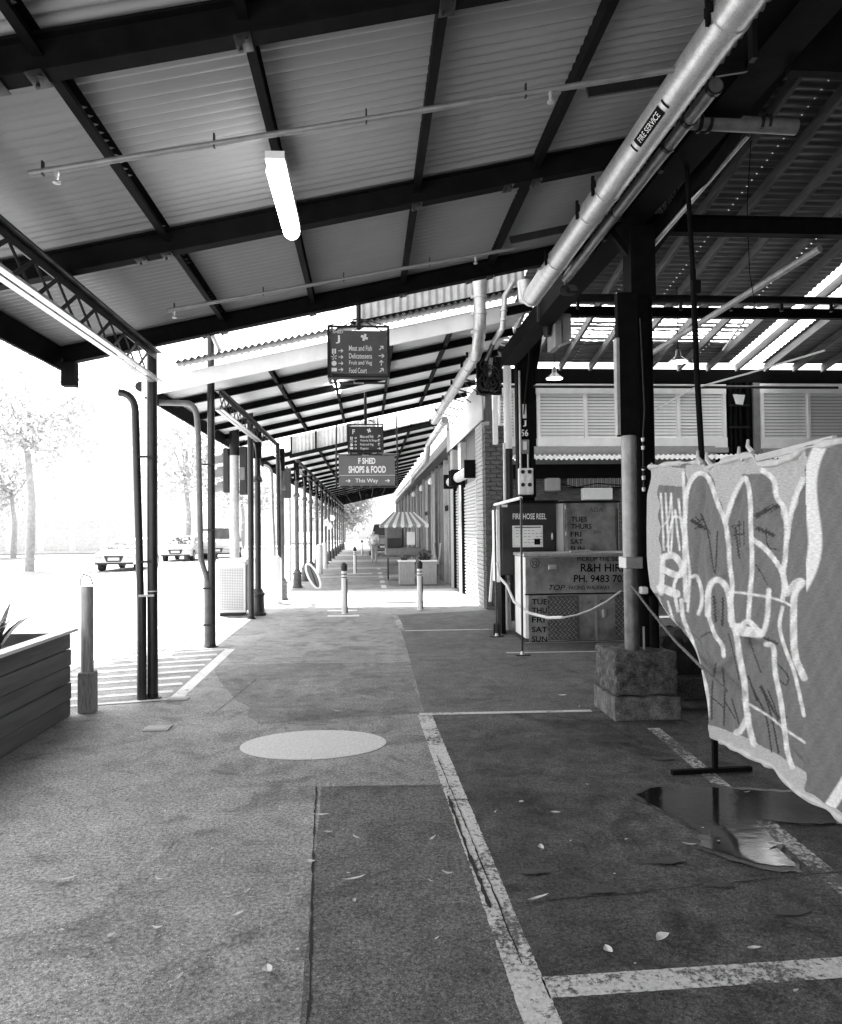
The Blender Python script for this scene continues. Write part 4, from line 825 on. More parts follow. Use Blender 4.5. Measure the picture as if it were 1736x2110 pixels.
# louvred windows at Y = 14.45
LY = 14.45
lw = thing('louvre_window', 'long band of pale horizontal louvres between the J56 column and the dark recess', 'window', (4, LY, 3.2))
slat_cache = {}
def louvre(px0, px1, zt, zl, nun, thg):
    xa_, xb = W(px0, 860, LY).x, W(px1, 860, LY).x; wu = (xb-xa_)/nun
    MB().box(xa_-.04, xb+.04, LY-.04, LY+.05, zt, zt+.2).build('head', CREAM, thg); MB().box(xa_-.04, xb+.04, LY-.06, LY+.05, zl-.2, zl).build('sill', CREAM, thg)
    MB().box(xa_-.04, xb+.04, LY-.1, LY+.05, zl-.3, zl-.203).build('ledge', PBRICK, thg)
    n = 14; p = (zt-zl)/n
    me = MB().hexa([(-wu/2+.035, -.02, 0), (wu/2-.035, -.02, 0), (wu/2-.035, -.015, 0), (-wu/2+.035, -.015, 0), (-wu/2+.035, .005, p*.86), (wu/2-.035, .005, p*.86), (wu/2-.035, .012, p*.86), (-wu/2+.035, .012, p*.86)]).mesh('slat', CREAM)
    for k in range(nun+1): MB().box(xa_+k*wu-.03, xa_+k*wu+.03, LY-.05, LY+.04, zl, zt).build('mullion', CREAM, thg)
    for k in range(nun):
        for j in range(n): inst(me, 'slat', thg, (xa_+(k+.5)*wu, LY, zl+j*p+.003), (random.uniform(-.05, .05), 0, 0))
    MB().box(xa_, xb, LY+.051, LY+.06, zl, zt).build('backing', DOORM, thg)
ZT, ZL = W(1200, 812, LY).z, W(1200, 903, LY).z
louvre(1110, 1492, ZT, ZL, 4, lw)
lw2 = thing('louvre_window', 'narrow louvred window between the brick corner and the J56 column', 'window', (3, LY, 3.2)); louvre(1028, 1062, ZT, ZL, 1, lw2)
lw3 = thing('louvre_window', 'louvred window at the far right beyond the dark recess', 'window', (8, LY, 3.2)); louvre(1570, 1760, ZT+.02, ZL-.02, 2, lw3)
MB().cbox(W(1012, 860, LY).x, W(1022, 860, LY).x, 14.2, 14.3, ZL-.15, ZT+.05, .01).build('side_frame', CREAM, lw2)
MB().box(4.95-2.2, 14, LY+.1, LY+.2, 2.6, 4.75).build('infill_wall', STEEL, sj)
# dark recess with pipes
rc = thing('pipe_recess', 'dark recess with vertical pipes and a scrap of paper between the louvres', 'pipes', (7.3, LY, 3))
for px in (1506, 1516, 1526, 1541): q = W(px, 860, LY); MB().tube([(q.x, LY, 2.9), (q.x, LY, 4.5)], .04, 8).build('pipe', STEEL, rc)
for py in (835, 880): a, b = W(1503, py, LY-.06), W(1545, py, LY-.06); MB().box(a.x, b.x, LY-.07, LY-.05, a.z-.02, a.z+.02).build('bracket', DARK, rc)
a = W(1515, 812, LY-.1); mb = MB(); mb.add([(a.x-.05, LY-.1, a.z), (a.x+.2, LY-.12, a.z-.02), (a.x+.16, LY-.1, a.z-.22), (a.x+.02, LY-.09, a.z-.2)], [(0, 1, 2, 3)]); mb.build('paper_scrap', WHITE, rc)
MB().box(W(1553, 860, LY).x, W(1566, 860, LY).x, LY-.02, LY+.04, 2.9, 4.5).build('post', DOORM, rc)
# small corrugated strip awning below the sill, edge on
st_ = thing('strip_awning', 'narrow corrugated awning edge running under the louvres', 'awning', (4, 14.1, 2.9))
za = W(1200, 945, 14.1).z
mb = MB(); n = 600; V = []
for i in range(n+1):
    x = 2.75+i*8/n; d = .018*math.cos(2*math.pi*x/.1); V += [(x, 14.0, za+d-.02), (x, 14.32, za+.09+d)]
mb.add(V, [(2*i, 2*i+2, 2*i+3, 2*i+1) for i in range(n)]); mb.sm = True; mb.build('corrugated_sheet', WHITE, st_)
MB().box(2.76, 10.7, 14.2, 14.3, za-.38, za-.1).build('dark_beam', STEEL, st_)  # black beam below the awning edge
# boxes on the brick wall
a, b = W(1124, 985, 14.2), W(1156, 1012, 14.2); t = MB().cbox(a.x, b.x, 14.18, 14.3, b.z, a.z, .02).build('junction_box', PBRICK, None, (a.x, 14.2, b.z)); tag(t, 'pale grey wall box with rounded corners above the hose cabinet', 'box')
a, b = W(1200, 1006, 14.2), W(1260, 1030, 14.2); t = MB().cbox(a.x, b.x, 14.1, 14.3, b.z, a.z, .012).build('wall_box', WHITE, None, (a.x, 14.2, b.z)); tag(t, 'white oblong box on the brick wall above the days of the week locker', 'box')
t = thing('cable_rail', 'dark perforated cable rail on the brick wall beside the grey box', 'rail', (4.3, 14.2, 2.4)); a, b = W(1170, 985, 14.22), W(1282, 1003, 14.22)
for i in range(26): x = a.x+(b.x-a.x)*i/26; MB().box(x, x+.022, 14.2, 14.24, b.z, a.z).build('bar', DOORM if i % 2 else MORT, t)
MB().box(a.x, b.x, 14.245, 14.26, b.z-.02, a.z+.02).build('backplate', STEEL, t)
MB().tube([W(1158, 998, 14.15), W(1190, 1004, 14.15), W(1230, 996, 14.15), W(1280, 1000, 14.15)], .012, 6).build('cable', STEEL, t)

# ---------------------------------------------------------------- J56 column
jc = thing('shed_column', 'dark shed column painted with J 56, sockets and small plates on its face', 'column', (2.2, 11.600, 0))
x0, x1 = W(1067, 900, 11.600).x, W(1101, 900, 11.600).x
MB().cbox(x0, x1, 11.600, 11.800, 0, 4.8, .01).build('shaft', STEEL, jc)
MB().beam((x1-.02, 11.700, 3.9), (x1+.12, 11.700, 4.75), .12, .1, up=(0, 1, 0)).build('haunch', STEEL, jc)
MB().beam((x0+.1, 11.590, 3.4), (x0+.2, 11.500, 4.5), .02, .04, up=(0, 1, 0)).build('strut', DARK, jc)
MB().tube([(x0+.04, 11.580, 2.2), (x0+.04, 11.580, 4.1)], .02, 10).build('conduit', GALV, jc); MB().tube([(x0+.16, 11.580, 2.35), (x0+.16, 11.580, 2.9)], .016, 10).build('conduit', GALV, jc)
a, b = W(1077, 833, 11.590), W(1085, 862, 11.590); MB().box(a.x, b.x, 11.575, 11.598, b.z, a.z).build('plate', WHITE, jc)
yf = 11.595
text('J', W(1078, 866, yf), W(1085, 866, yf), W(1078, 879, yf), LETT, jc, ofs=.03); text('56', W(1074, 885, yf), W(1089, 885, yf), W(1074, 899, yf), LETT, jc, ofs=.02)
a, b = W(1072, 906, 11.570), W(1091, 935, 11.570); MB().cbox(a.x, b.x, 11.550, 11.598, b.z, a.z, .008).build('notice_box', DOORM, jc); MB().box(a.x+.045, b.x-.045, 11.540, 11.549, b.z+.06, a.z-.03).build('notice', WHITE, jc)
a, b = W(1068, 965, 11.500), W(1099, 1020, 11.500)
so_ = MB().cbox(a.x, b.x, 11.450, 11.530, b.z, a.z, .012).build('socket_panel', WHITE, jc)
for i in range(2):
    for j in range(4):
        X_ = a.x+(b.x-a.x)*(.27+.46*i); Z_ = a.z-(a.z-b.z)*(.14+.24*j)
        MB().tube([(X_, 11.450, Z_), (X_, 11.435, Z_)], .032, 14).build('socket', PLASTB if j % 2 == 0 else CREAM, so_)
MB().box(b.x, b.x+.05, 11.500, 11.650, b.z-.03, a.z+.15).build('side_plate', STEEL, jc)
MB().box(a.x-.02, b.x+.02, 11.420, 11.540, b.z-.04, b.z-.008).build('shelf', STEEL, jc)
# painted downpipe left of J56
dp = thing('downpipe', 'downpipe painted white above and black below, left of the J56 column', 'downpipe', (2.2, 12.6, 0))
x = W(1047, 900, 12.6).x; zt = W(1047, 735, 12.6).z; zm = W(1047, 925, 12.6).z
MB().tube([(x, 12.6, zm), (x, 12.6, zt)], .07, 16).build('upper_pipe', WHITE, dp); MB().tube(bend((x, 12.6, zt), (x, 12.6, zt+.14), (x-.16, 12.6, zt+.16))+[(x-.35, 12.6, zt+.17)], .066, 14).build('elbow', DARK, dp)
MB().tube([(x+.02, 12.6, 0), (x+.02, 12.6, zm)], .06, 14).build('lower_pipe', DARK, dp); MB().box(x-.09, x-.06, 12.55, 12.6, 1.95, zm+.1).build('side_strip', WHITE, dp)
MB().tube([(x-.28, 12.62, zt+.1), (x-.3, 12.62, zt-.35)], [.05, .03], 10).build('nozzle', GALV, dp)
# light pole piece hanging near
# ---------------------------------------------------------------- near column on stone block
nc = thing('shed_column', 'near black shed column with a silver downpipe strapped to its left side', 'column', (2.3, 6.25, .54))
cxn, cyn = W(1329, 1100, 6.32).x, 6.32
MB().lathe(cxn, cyn, [(.54, .1), (4.24, .095)], 24).build('shaft', STEEL, nc)
MB().box(cxn-.12, cxn+.1, cyn-.1, cyn+.1, 3.6, 4.23).build('head_box', STEEL, nc)
a, b = W(1274, 600, 6.1), W(1322, 897, 6.1)
MB().cbox(a.x, b.x, 6.12, 6.2, b.z, a.z, .006).build('guard', STEEL, nc); a2, b2_ = W(1273, 695, 6.1), W(1281, 895, 6.1); MB().box(a2.x-.006, b2_.x, 6.115, 6.13+.06, b2_.z, a2.z).build('guard_edge', GALV, nc)
xl_, xr_ = W(1284, 1100, 6.14).x, W(1314, 1100, 6.14).x; xc = (xl_+xr_)/2; rr = (xr_-xl_)/2
MB().tube([(xc, 6.14, .545), (xc, 6.14, W(1284, 1165, 6.14).z)], rr-.002, 20).build('lower_downpipe', mat('dull_pipe_paint', .13, .4, .3, .5, 7, .15, 30), nc)
MB().tube([(xc, 6.14, W(1284, 1164, 6.14).z), (xc, 6.14, b.z)], rr, 20).build('downpipe', mat('silver_pipe_paint', .27, .42, .3, .25, 8, .15, 30), nc)
a, b = W(1284, 1148, 6.05), W(1356, 1171, 6.05); MB().cbox(xc-rr-.012, xc+rr+.012, 6.05, 6.225, b.z, a.z, .006).build('collar_band', GALV, nc); MB().cbox(xc+rr+.014, b.x, 6.1, 6.42, b.z, a.z, .006).build('collar_band', STEEL, nc)
MB().beam((cxn-.1, cyn, 4.0), (cxn-.28, cyn-.02, 4.22), .05, .05, up=(0, 1, 0)).build('brace', STEEL, nc)
vx = W(1327, 1000, 6.2).x
MB().tube([(vx, 6.2, 1.9), (vx, 6.2, 2.35), (vx+.02, 6.2, 2.6), (vx-.005, 6.2, 3.4)], .008, 8).build('hose_bib', DARK, nc)
for z in (2.0, 2.08, 2.26, 2.33, 1.9): MB().lathe(vx, 6.2, [(z, .014), (z+.03, .018), (z+.035, .012)], 8).build('valve', GALV, nc)
MB().tube([(vx-.08, 6.17, 2.1), (vx+.05, 6.17, 2.1)], .008, 8).build('tap', DARK, nc)
pq = W(1349, 1300, 6.2).x; MB().tube([(pq, 6.2, .545), (pq, 6.2, 1.0)], .04, 14).build('stub_post', STEEL, nc)
MB().box(W(1326, 1300, 6.1).x, W(1329, 1300, 6.1).x, 6.1, 6.115, .545, .75).build('thin_bar', GALV, nc)
def rough_block(x0, x1, y0, y1, z0, z1, n=14, a=.012, seed=1):
    r_ = np.random.default_rng(seed); mb = MB(); mb.sm = True
    faces = [((x0, y0, z0), (x1-x0, 0, 0), (0, 0, z1-z0)), ((x1, y0, z0), (0, y1-y0, 0), (0, 0, z1-z0)), ((x1, y1, z0), (x0-x1, 0, 0), (0, 0, z1-z0)), ((x0, y1, z0), (0, y0-y1, 0), (0, 0, z1-z0)), ((x0, y0, z1), (x1-x0, 0, 0), (0, y1-y0, 0))]
    def disp(p):
        # smooth pseudo noise so that shared edges move alike
        x, y, z = p; s = lambda k, q: math.sin(k*x*23+q)*math.sin(k*y*19+1.3*q)*math.sin(k*z*27+2.1*q)
        c = Vector(((x0+x1)/2, (y0+y1)/2, (z0+z1)/2)); d = Vector(p)-c
        e = sum(1 for k in range(3) if abs(abs(d[k])-[(x1-x0)/2, (y1-y0)/2, (z1-z0)/2][k]) < 1e-4)
        v = Vector(p)+Vector((s(1, seed), s(1, seed+1), s(1, seed+2)))*a*1.5+Vector((s(2.3, seed+3), s(2.3, seed+4), s(2.3, seed+5)))*a
        if e >= 2: v -= Vector([(1 if d[k] > 0 else -1)*a*.9 if abs(abs(d[k])-[(x1-x0)/2, (y1-y0)/2, (z1-z0)/2][k]) < 1e-4 else 0 for k in range(3)])
        return v
    for o, u, w_ in faces:
        o, u, w_ = Vector(o), Vector(u), Vector(w_); V = [disp(o+u*i/n+w_*j/n) for j in range(n+1) for i in range(n+1)]
        mb.add(V, [(j*(n+1)+i, j*(n+1)+i+1, (j+1)*(n+1)+i+1, (j+1)*(n+1)+i) for j in range(n) for i in range(n)])
    return mb
bl = thing('stone_block', 'rough two tier bluestone block under the near shed column', 'block', (2.28, 6.25, 0))
rough_block(2.02, 2.55, 5.96, 6.5, .2, .555, n=22, a=.007).build('upper_block', STONE, bl); rough_block(2.005, 2.565, 5.945, 6.52, 0, .195, seed=4, n=22, a=.004).build('lower_block', STONEL, bl)

# ================================================================ CABINETS AND TROLLEY
Yh = 10.95
a, b = W(1030, 1036, Yh), W(1148, 1184, Yh)
fh = thing('hose_cabinet', 'tall dark FIRE HOSE REEL cabinet with a white notice on its door', 'cabinet', (a.x, Yh, 0))
MB().cbox(a.x, b.x, Yh, Yh+.45, b.z, a.z, .01).build('body', BLUE, fh); MB().box(a.x-.05, a.x-.004, Yh, Yh+.4, b.z-.1, a.z-.1).build('side_post', CREAM, fh)
MB().cbox(a.x+.03, b.x-.02, Yh-.02, Yh-.001, b.z+.02, a.z-.03, .004).build('door', BLUE, fh); MB().box(a.x-.03, b.x+.03, Yh-.03, Yh+.45, a.z+.003, a.z+.03).build('lid', STEEL, fh)
for xx in (a.x+.02, b.x-.1): MB().box(xx, xx+.06, Yh+.05, Yh+.4, 0, b.z).build('leg', STEEL, fh)
yf = Yh-.022
text('FIRE HOSE REEL', W(1057, 1058, yf), W(1126, 1058, yf), W(1057, 1070, yf), LETT, fh, ofs=.01)
a, b = W(1056, 1083, yf), W(1119, 1127, yf); nt_ = MB().box(a.x, b.x, yf-.012, yf, b.z, a.z).build('notice', WHITE, fh)
MB().box(a.x+.03, b.x-.03, yf-.015, yf-.013, b.z+.03, a.z-.05).build('notice_sheet', LETT, fh); MB().box(a.x+.03, b.x-.03, yf-.015, yf-.013, a.z-.035, a.z-.022).build('notice_rule', BLK, fh)
a2, b2_ = W(1101, 1110, yf), W(1113, 1122, yf); MB().box(a2.x, b2_.x, yf-.018, yf-.016, b2_.z, a2.z).build('notice_picture', BLK, fh)
mb = MB()
for k in range(5):
    for j in range(7): 
        if random.random() < .8: x_ = a.x+.05+j*.06; z_ = a.z-.08-k*.045; mb.box(x_, x_+.04, yf-.018, yf-.016, z_, z_+.007)
mb.build('notice_text', DOORM, fh)
q = W(1138, 1105, yf); MB().lathe(q.x, yf-.015, [(q.z-.05, .012), (q.z, .02), (q.z+.05, .012)], 8).build('latch', GALV, fh)
a, b = W(1034, 1040, yf), W(1046, 1045, yf); MB().box(a.x, b.x, yf-.004, yf, b.z, a.z).build('badge', WHITE, fh)
# locker with weekday list
Yl = 10.98
a, b = W(1163, 1036, Yl), W(1278, 1200, Yl)
lk = thing('locker', 'scratched metal locker stencilled TUES THURS FRI SAT SUN behind the trolley', 'locker', (a.x, Yl, 0))
MB().cbox(a.x, b.x, Yl, Yl+.6, 0, a.z, .01).build('body', ALU, lk); MB().box(a.x-.13, a.x-.004, Yl+.05, Yl+.5, 0, a.z-.01).build('side_board', WHITE, lk)
MB().cbox(a.x+.03, b.x-.06, Yl-.02, Yl-.001, .2, a.z-.04, .004).build('door', ALU, lk)
MB().box(a.x-.01, b.x+.01, Yl-.03, Yl+.6, a.z+.003, a.z+.025).build('lid', STEEL, lk)
for z in (1.9, 1.5): MB().tube([(a.x+.01, Yl-.03, z-.03), (a.x+.01, Yl-.03, z+.03)], .015, 8).build('hinge', GALV, lk)
MB().tube([(b.x-.03, Yl-.02, .8), (b.x-.03, Yl-.02, a.z-.1)], .012, 8).build('lock_rod', DARK, lk)
yf = Yl-.022
def P3(y, x0, y0, x1, y1): return (W(x0, y0, y), W(x1, y0, y), W(x0, y1, y))
SC = 3.2148
def C2(x, y): return ((1180+x/SC)/1.2131, (1200+y/SC)/1.2131)
def T2(s_, x0, y0, x1, y1, yy, m, par, ofs=0., lean=0): 
    p, q_ = C2(x0, y0), C2(x1, y1); return text(s_, *P3(yy, p[0], p[1], q_[0], q_[1]), m, par, ofs=ofs, lean=lean)
T2('TUES', 797, 295, 925, 335, yf, BLK, lk, .015); T2('THURS', 797, 352, 962, 392, yf, BLK, lk, .015); T2('FRI', 793, 415, 880, 455, yf, BLK, lk, .015); T2('SAT', 793, 475, 893, 515, yf, BLK, lk, .015); T2('SUN', 793, 532, 905, 572, yf, BLK, lk, .015)
mk = mat('faded_marker', .07, .7); T2('ADA', 945, 220, 1055, 255, yf, mk, lk); T2('JSG', 975, 405, 1040, 435, yf, mk, lk)
# trolley
Yt = 10.1; L_, T_ = W(1083, 1148, Yt), W(1083, 1148, Yt).z; BZ = W(1090, 1318, Yt).z; XR = 3.95; D_ = .7
tr = thing('storage_trolley', 'aluminium storage trolley stencilled R&H HIRE PH. 9483 behind the near column', 'trolley', (L_.x, Yt, 0))
x0 = W(1082, 1200, Yt).x
MB().cbox(x0+.003, XR, Yt+.01, Yt+D_, BZ+.012, T_, .006).build('carcass', CREAM, tr)
MB().cbox(x0-.02, XR+.02, Yt-.015, Yt+D_+.02, T_+.003, T_+.05, .008).build('top', GALV, tr)
ztm = W(1090, C2(0, 915)[1], Yt).z
MB().cbox(x0+.012, XR-.01, Yt-.006, Yt+.009, ztm+.006, T_-.006, .002).build('upper_panel', ALU, tr)
xa1, xa2, xa3, xa4, xa5 = [W(C2(v, 1100)[0], 1250, Yt).x for v in (455, 608, 860, 990, 1150)]
zl1 = W(1090, C2(0, 1300)[1], Yt).z
MB().cbox(xa1, xa4-.01, Yt-.006, Yt+.009, zl1, ztm-.02, .002).build('lower_door', ALU, tr); MB().cbox(xa4+.03, XR-.01, Yt-.006, Yt+.009, zl1, ztm-.02, .002).build('lower_door', ALU, tr)
def tread(xa_, xb, name='tread_plate'):
    MB().box(xa_, xb, Yt-.010, Yt-.0065, zl1+.02, ztm-.03).build(name, ALUD, tr); mb = MB(); s_ = .062; i = 0; z = zl1+.045
    while z < ztm-.05:
        x = xa_+.02+(s_/2 if i % 2 else 0)
        while x < xb-.03:
            dd = .017 if i % 2 else -.017; mb.add([(x-.017, Yt-.0105, z-dd), (x-.004, Yt-.015, z+.005), (x+.017, Yt-.0105, z+dd), (x+.004, Yt-.015, z-.005), (x, Yt-.017, z)], [(0, 4, 1), (1, 4, 2), (2, 4, 3), (3, 4, 0)])
            mb.add([(x-.02, Yt-.012, z-dd*1.1-.004), (x-.02, Yt-.012, z-dd*1.1+.004), (x+.02, Yt-.012, z+dd*1.1+.004), (x+.02, Yt-.012, z+dd*1.1-.004)], [(0, 1, 2, 3)])
            x += s_
        z += s_*.62; i += 1
    o = mb.build('tread_bosses', GALV, tr); o['kind'] = 'stuff'
tread(xa2, xa3); tread(xa5, XR-.1)
MB().box(x0-.004, XR, Yt-.02, Yt+.0, zl1-.035, zl1-.008).build('bottom_rail', GALV, tr); MB().box(x0, XR, Yt-.014, Yt, ztm-.016, ztm+.002).build('mid_rail', STEEL, tr); MB().box(xa4-.005, xa4+.026, Yt-.02, Yt, zl1, ztm-.02).build('door_stile', GALV, tr)
for (xx, yy) in ((x0+.1, Yt+.08), (XR-.15, Yt+.08), (x0+.1, Yt+D_-.1)):
    wv = MB().tube([(xx-.02, yy, .06), (xx+.02, yy, .06)], .058, 16).build('castor', RUB, tr); MB().box(xx-.03, xx+.03, yy-.04, yy+.04, .08, BZ+.01).build('fork', GALV, wv)
yf = Yt-.0065
T2('PICKUP THE SIDE', 848, 617, 1215, 650, yf, BLK, tr, .012); T2('R&H HIRE', 875, 672, 1240, 738, yf, BLK, tr, .015); T2('PH. 9483 703', 820, 762, 1240, 822, yf, BLK, tr, .015)
T2('TOP', 610, 842, 738, 885, yf, BLK, tr, .004, .1); T2('FACING WALKWAY', 780, 848, 1110, 880, yf, BLK, tr, .008)
for s_, v in (('TUE', 955), ('THU', 1025), ('FRI', 1100), ('SAT', 1178), ('SUN', 1255)): T2(s_, 482, v, 605 if s_ != 'FRI' else 585, v+45, yf-.001, BLK, tr, .015)
T2('52', 483, 650, 528, 686, yf, BLK, tr)
p = C2(505, 668); q = W(p[0], p[1], yf-.004); mb = MB(); mb.tube([(q.x+.062*math.cos(a), q.y, q.z+.062*math.sin(a)) for a in np.arange(0, 6.4, .3)], .004, 5); mb.build('lettering', BLK, tr)
p = C2(648, 700); q = W(p[0], p[1], yf); MB().cbox(q.x-.06, q.x+.06, q.y-.02, q.y-.001, q.z-.035, q.z+.035, .006).build('handle_plate', GALV, tr)
p = C2(1060, 1070); q = W(p[0], p[1], yf); MB().cbox(q.x-.025, q.x+.025, q.y-.045, q.y-.001, q.z-.06, q.z+.06, .006).build('padlock', GALV, tr)
for v in (940, 1038): p = C2(v, 985 if v < 1000 else 970); q = W(p[0], p[1], yf); MB().beam((q.x-.03, q.y-.003, q.z-.02), (q.x+.03, q.y-.003, q.z+.02), .012, .003).beam((q.x-.03, q.y-.003, q.z+.02), (q.x+.03, q.y-.003, q.z-.02), .012, .003).build('marker_cross', BLK, tr)
p = C2(900, 575); q = W(p[0], p[1], Yt+.1); MB().cbox(q.x-.2, q.x+.1, Yt+.1, Yt+.16, T_+.052, T_+.085, .01).build('top_handle', GALV, tr)
# pipe stands with chain/rope
def stand(label, base, top, r=.014):
    q = G(*base); tq = W(top[0], top[1], q.y); t = thing('pipe_stand', label, 'stand', (q.x, q.y, 0)); MB().tube([(q.x, q.y, .01), tuple(tq)], r, 10).build('rod', COLM, t)
    MB().box(q.x-.09, q.x+.09, q.y-.06, q.y+.06, .001, .012).build('foot_plate', DARK, t); MB().lathe(q.x, q.y, [(.012, .03), (.05, .02)], 10).build('socket', GALV, t); return t, q, tq
s1, q1_, t1_ = stand('thin steel stand rod in front of the storage trolley', (1077, 1350), (1074, 1026)); s2, q2_, t2_ = stand('thin steel stand rod by the brick corner', (1024, 1312), (1020, 1040))
MB().tube([t2_, t1_], .022, 10).build('top_bar', WHITE, s1)
q = G(1024, 1309)
MB().box(q.x-.05, q.x+.05, q.y-.05, q.y-.04, .01, .17).box(q.x-.05, q.x+.05, q.y+.04, q.y+.05, .01, .17).box(q.x-.05, q.x-.04, q.y-.04, q.y+.04, .01, .17).build('cage', DARK, s2)
rp = thing('rope', 'pale rope sagging from the stand past the trolley to the near column', 'rope', tuple(W(1036, 1188, 10.2)))
pts = [W(1025, 1160, 10.6), W(1030, 1190, 10.4), W(1045, 1206, 10.1), W(1060, 1240, 9.7), W(1090, 1263, 9.2), W(1130, 1273, 8.8), W(1160, 1272, 8.4)]
MB().tube(pts, .019, 10).build('sleeve', ROPE, rp); 
pts = [W(1158, 1273, 8.4), W(1190, 1267, 8.0), W(1220, 1256, 7.4), W(1250, 1240, 6.9), W(1283, 1216, 6.4)]
fine_ = []
for i in range(len(pts)-1): fine_ += [pts[i].lerp(pts[i+1], k/14) for k in range(14)]
MB().tube(fine_, [.007+.006*(i % 2) for i in range(len(fine_))], 8).build('chain', mat('grey_chain', .3, .6, .2), rp)
rp2 = thing('rope', 'dark twisted cord from the near column down across the graffiti sheet', 'rope', tuple(W(1325, 1210, 6.0)))
pts = [W(1325, 1205, 6.1), W(1360, 1250, 5.8), W(1420, 1320, 5.1), W(1480, 1375, 4.4), W(1535, 1425, 4.0)]
fine_ = []
for i in range(len(pts)-1): fine_ += [pts[i].lerp(pts[i+1], k/20) for k in range(20)]
MB().tube([p+Vector((-.1, 0, 0)) for p in fine_], [.008+.004*(i % 2) for i in range(len(fine_))], 8).build('cord', ROPED, rp2)
q = W(1325, 1216, 6.05); MB().cbox(q.x-.03, q.x+.03, 6.0, 6.07, q.z-.03, q.z+.03, .008).build('knot', WHITE, rp2)
t = thing('plank', 'pale plank leaning against the brick corner', 'plank', (2.4, 13.9, 0)); MB().beam(W(1010, 1240, 13.7), W(1018, 1130, 14.0), .04, .08, up=(0, 1, 0)).build('board', WHITE, t)
t = thing('white_post', 'battered white post low beside the trolley', 'post', tuple(G(1058, 1300))); q = G(1058, 1300); MB().lathe(q.x-.06, q.y+.15, [(0, .07), (.1, .06), (.72, .05), (.8, .02)], 12).build('post', WHITE, t); MB().tube([(q.x-.09, q.y+.1, .7), (q.x-.12, q.y+.1, 1.05)], .03, 8).build('handle', DOORM, t)
# ================================================================ GRAFFITI SHEET
XC = 2.13; s2c = 2.2211
def C3(x, y): return ((1560+x/s2c)/1.2131, (1050+y/s2c)/1.2131)
def yz(x, y): p = C3(x, y); q = WX(p[0], p[1], XC); return np.array([q.y, q.z])
def poly(pts): return np.array([yz(*p) for p in pts])
ST = [([(345, 1000), (338, 800), (338, 600), (345, 440), (365, 350), (410, 298), (460, 310), (490, 370), (520, 460), (560, 560), (580, 680), (590, 820), (602, 920), (590, 1100), (620, 1150)], 20),
      ([(565, 570), (590, 480), (620, 400), (672, 320), (700, 420), (705, 600), (712, 800), (702, 950), (690, 1110)], 20),
      ([(770, 280), (830, 330), (850, 430), (890, 490), (905, 600), (897, 750), (887, 850), (905, 950)], 22), ([(992, 330), (950, 430), (920, 560), (905, 660)], 22),
      ([(710, 660), (780, 710), (840, 780), (880, 850), (890, 940), (880, 1000)], 22), ([(380, 870), (405, 868), (430, 940), (432, 1020), (415, 1075)], 16),
      ([(467, 1080), (468, 960), (490, 900), (530, 890), (570, 930), (590, 1010), (602, 1120), (625, 1190), (640, 1300), (668, 1450), (680, 1600), (700, 1720), (722, 1800)], 26),
      ([(468, 1080), (490, 1150), (510, 1200), (545, 1250), (555, 1310)], 18), ([(600, 1140), (650, 1140), (690, 1118), (730, 1150), (765, 1195), (795, 1100), (805, 945)], 22), ([(640, 1170), (740, 1180)], 44),
      ([(790, 1245), (830, 1262), (840, 1400), (870, 1550), (890, 1700), (910, 1850), (935, 1925)], 22), ([(880, 1040), (865, 1150), (900, 1280), (940, 1380), (970, 1500), (1000, 1640)], 16),
      ([(905, 960), (960, 900), (990, 905), (950, 960), (943, 1100), (950, 1300), (1000, 1430)], 30), ([(205, 410), (215, 560), (222, 720)], 9), ([(232, 410), (240, 560), (250, 740)], 9), ([(262, 410), (270, 560), (262, 740)], 9), ([(285, 500), (295, 600), (310, 720)], 9), ([(303, 440), (320, 580), (340, 710)], 10), ([(215, 590), (250, 540), (262, 410)], 8), ([(240, 700), (275, 540), (335, 560)], 8),
      ([(218, 760), (280, 755), (325, 820), (300, 862), (220, 830)], 28), ([(216, 770), (208, 960)], 22), ([(205, 930), (290, 965)], 36), ([(300, 860), (278, 930), (300, 1060)], 14), ([(330, 290), (335, 420), (350, 700), (365, 860), (355, 1060)], 12), ([(320, 1000), (330, 1100), (380, 1230), (430, 1400), (460, 1500), (466, 1640)], 18), ([(245, 1010), (280, 1120), (350, 1250), (420, 1420)], 10),
      ([(690, 1640), (650, 1720), (625, 1735)], 26), ([(585, 955), (700, 965), (850, 995), (930, 1030)], 10), ([(700, 1580), (800, 1640), (900, 1720), (1005, 1790)], 10)]
